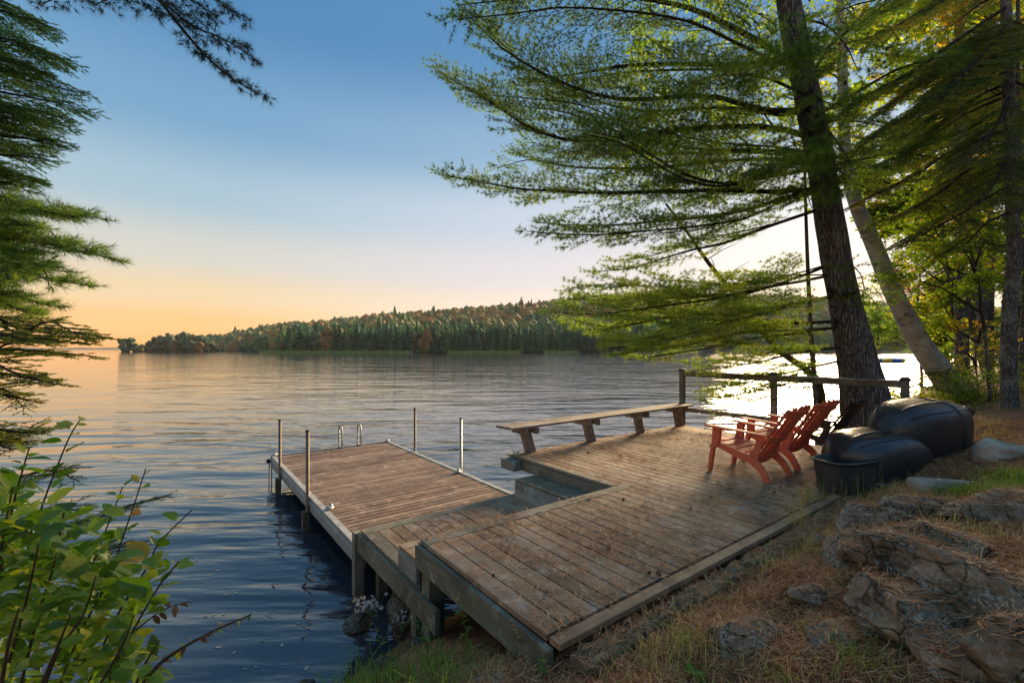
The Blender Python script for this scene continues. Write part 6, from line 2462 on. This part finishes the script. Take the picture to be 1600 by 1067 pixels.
# ------------------------------------------------------------------ plants by the landing
def stem_plant(name, label, base, tip, nleaf, lsize, mat, seed, flower=None, cat='plant', wide=.28, leafrange=(0.15, 1.0)):
    rr = random.Random(seed)
    t = thing(name, tuple(base), 0, label, cat)
    base, tip = np.asarray(base, float), np.asarray(tip, float)
    path = catmull([base, base * .6 + tip * .4 + np.array((.02, 0, .03)), tip], 16)
    m_ = MB()
    m_.tube(path, np.linspace(.004, .0015, 16), 5)
    child(m_.build('stem', M['gstem'], None), t)
    me = [leaf_mesh(seed + i, wide, .6).mesh('leaf', M[mat], True) for i in range(2)]
    for k in range(nleaf):
        f = leafrange[0] + (leafrange[1] - leafrange[0]) * k / nleaf
        p = path[min(15, int(f * 15))]
        a = k * 2.4 + rr.uniform(-.3, .3)
        d = Vector((math.cos(a), math.sin(a), rr.uniform(.1, .6)))
        o = newobj('leaf', rr.choice(me), t)
        o.location = Vector(p) - Vector(base)
        o.rotation_mode = 'QUATERNION'
        o.rotation_quaternion = d.to_track_quat('X', 'Z')
        s = lsize * rr.uniform(.7, 1.1) * (1 - .45 * f)
        o.scale = (s, s, s)
    if flower:
        nf, spread, fs = flower
        for k in range(nf):
            c = tip + np.array((rr.gauss(0, spread), rr.gauss(0, spread), rr.gauss(0, spread * .35)))
            m_ = MB()
            v, tr_ = [(0, 0, 0)], []
            npet = 10
            for j in range(npet):
                a = j * 2 * math.pi / npet
                v += [(fs * .25 * math.cos(a - .18), fs * .25 * math.sin(a - .18), .002), (fs * math.cos(a), fs * math.sin(a), .003), (fs * .25 * math.cos(a + .3), fs * .25 * math.sin(a + .3), .002)]
                tr_ += [(0, 1 + j * 3, 2 + j * 3), (0, 2 + j * 3, 3 + j * 3)]
            m_.add(v, tris=tr_, tint=rr.random())
            fl_ = m_.build('flower', M['petal'], t)
            fl_.location = c - base
            fl_.rotation_euler = (rr.uniform(-1.0, .4) - .3, rr.uniform(-.5, .5), rr.random() * 6)
            m_ = MB()
            m_.add(ICO1[0] * fs * .28 * np.array((1, 1, .6)), tris=ICO1[1])
            m_.build('flower_centre', M['aster_eye'], fl_)
            if k % 2 == 0:
                s_ = MB()
                s_.tube([path[12] - base, c - base], [.0012, .0008], 3)
                s_.build('stalk', M['gstem'], t)
    return t


stem_plant('aster', 'pale purple aster in bloom by the water below the landing', P(600, 1045, 3.35), P(572, 942, 3.35), 10, .07, 'greengrass', 500, (46, .048, .021), 'flower')
stem_plant('aster', 'smaller lilac aster spray right of the larger one, over the dark rock', P(612, 1050, 3.3), P(628, 965, 3.4), 6, .05, 'greengrass', 510, (14, .035, .014), 'flower')
stem_plant('goldenrod', 'upright leafy green weed rising before the dark gap under the deck', P(735, 1050, 3.0), P(712, 925, 3.0), 24, .075, 'undergreen', 520)
stem_plant('goldenrod', 'bright green weed with narrow leaves right of the asters', P(672, 1035, 3.1), P(640, 955, 3.1), 20, .07, 'greengrass', 530)
stem_plant('goldenrod', 'slanted green weed between the bright weed and the landing post', P(690, 1040, 3.15), P(662, 968, 3.2), 18, .055, 'greengrass', 531)
stem_plant('goldenrod', 'dry brown seed stalk before the near deck fascia', P(815, 1060, 2.6), P(798, 962, 2.6), 26, .025, 'litter', 540, wide=.6)
stem_plant('weed', 'low yellow green weed at the bottom middle edge', P(838, 1075, 2.4), P(846, 1020, 2.4), 12, .06, 'greengrass', 550, wide=.45)
stem_plant('weed', 'leafy weed beside the rotten timber end', P(1060, 1040, 2.45), P(1070, 985, 2.45), 10, .06, 'greengrass', 560, wide=.4)
stem_plant('weed', 'fresh green weed in the grass along the mossy timber', P(1200, 905, 3.6), P(1198, 882, 3.6), 14, .09, 'greengrass', 570, wide=.3, leafrange=(.4, 1))
stem_plant('weed', 'small yellow green weed growing on the rotting timber', P(1140, 925, 3.2), P(1130, 905, 3.2), 12, .06, 'greengrass', 580, wide=.35, leafrange=(.4, 1))
stem_plant('weed', 'broad leaved pale green plant at the bottom edge near the centre right', P(1085, 1075, 2.25), P(1080, 1050, 2.25), 7, .09, 'greengrass', 590, wide=.55, leafrange=(.4, 1))
stem_plant('weed', 'leafy weed at the foot of the stone row', P(1270, 985, 2.9), P(1272, 962, 2.9), 14, .08, 'greengrass', 600, wide=.3, leafrange=(.4, 1))
stem_plant('weed', 'tiny weed in the needles below the deck corner', P(1000, 1062, 2.4), P(1003, 1035, 2.4), 8, .05, 'greengrass', 610, wide=.35, leafrange=(.4, 1))



# ------------------------------------------------------------------ evening air
m, nt, b = new_mat('evening_haze')
nt.nodes.remove(b)
pv_ = node(nt, 'ShaderNodeVolumePrincipled')
pv_.inputs['Color'].default_value = rgb(0.95, 0.93, 0.92)
pv_.inputs['Density'].default_value = 0.00007
link(nt, pv_.outputs[0], nt.nodes['Material Output'].inputs['Volume'])
m_ = MB()
m_.box((-3400, -75, -2.7), (3400, 3000, 175))
hz = m_.build('haze', m)
tag(hz, 'thin pale evening haze over the lake', kind='stuff')
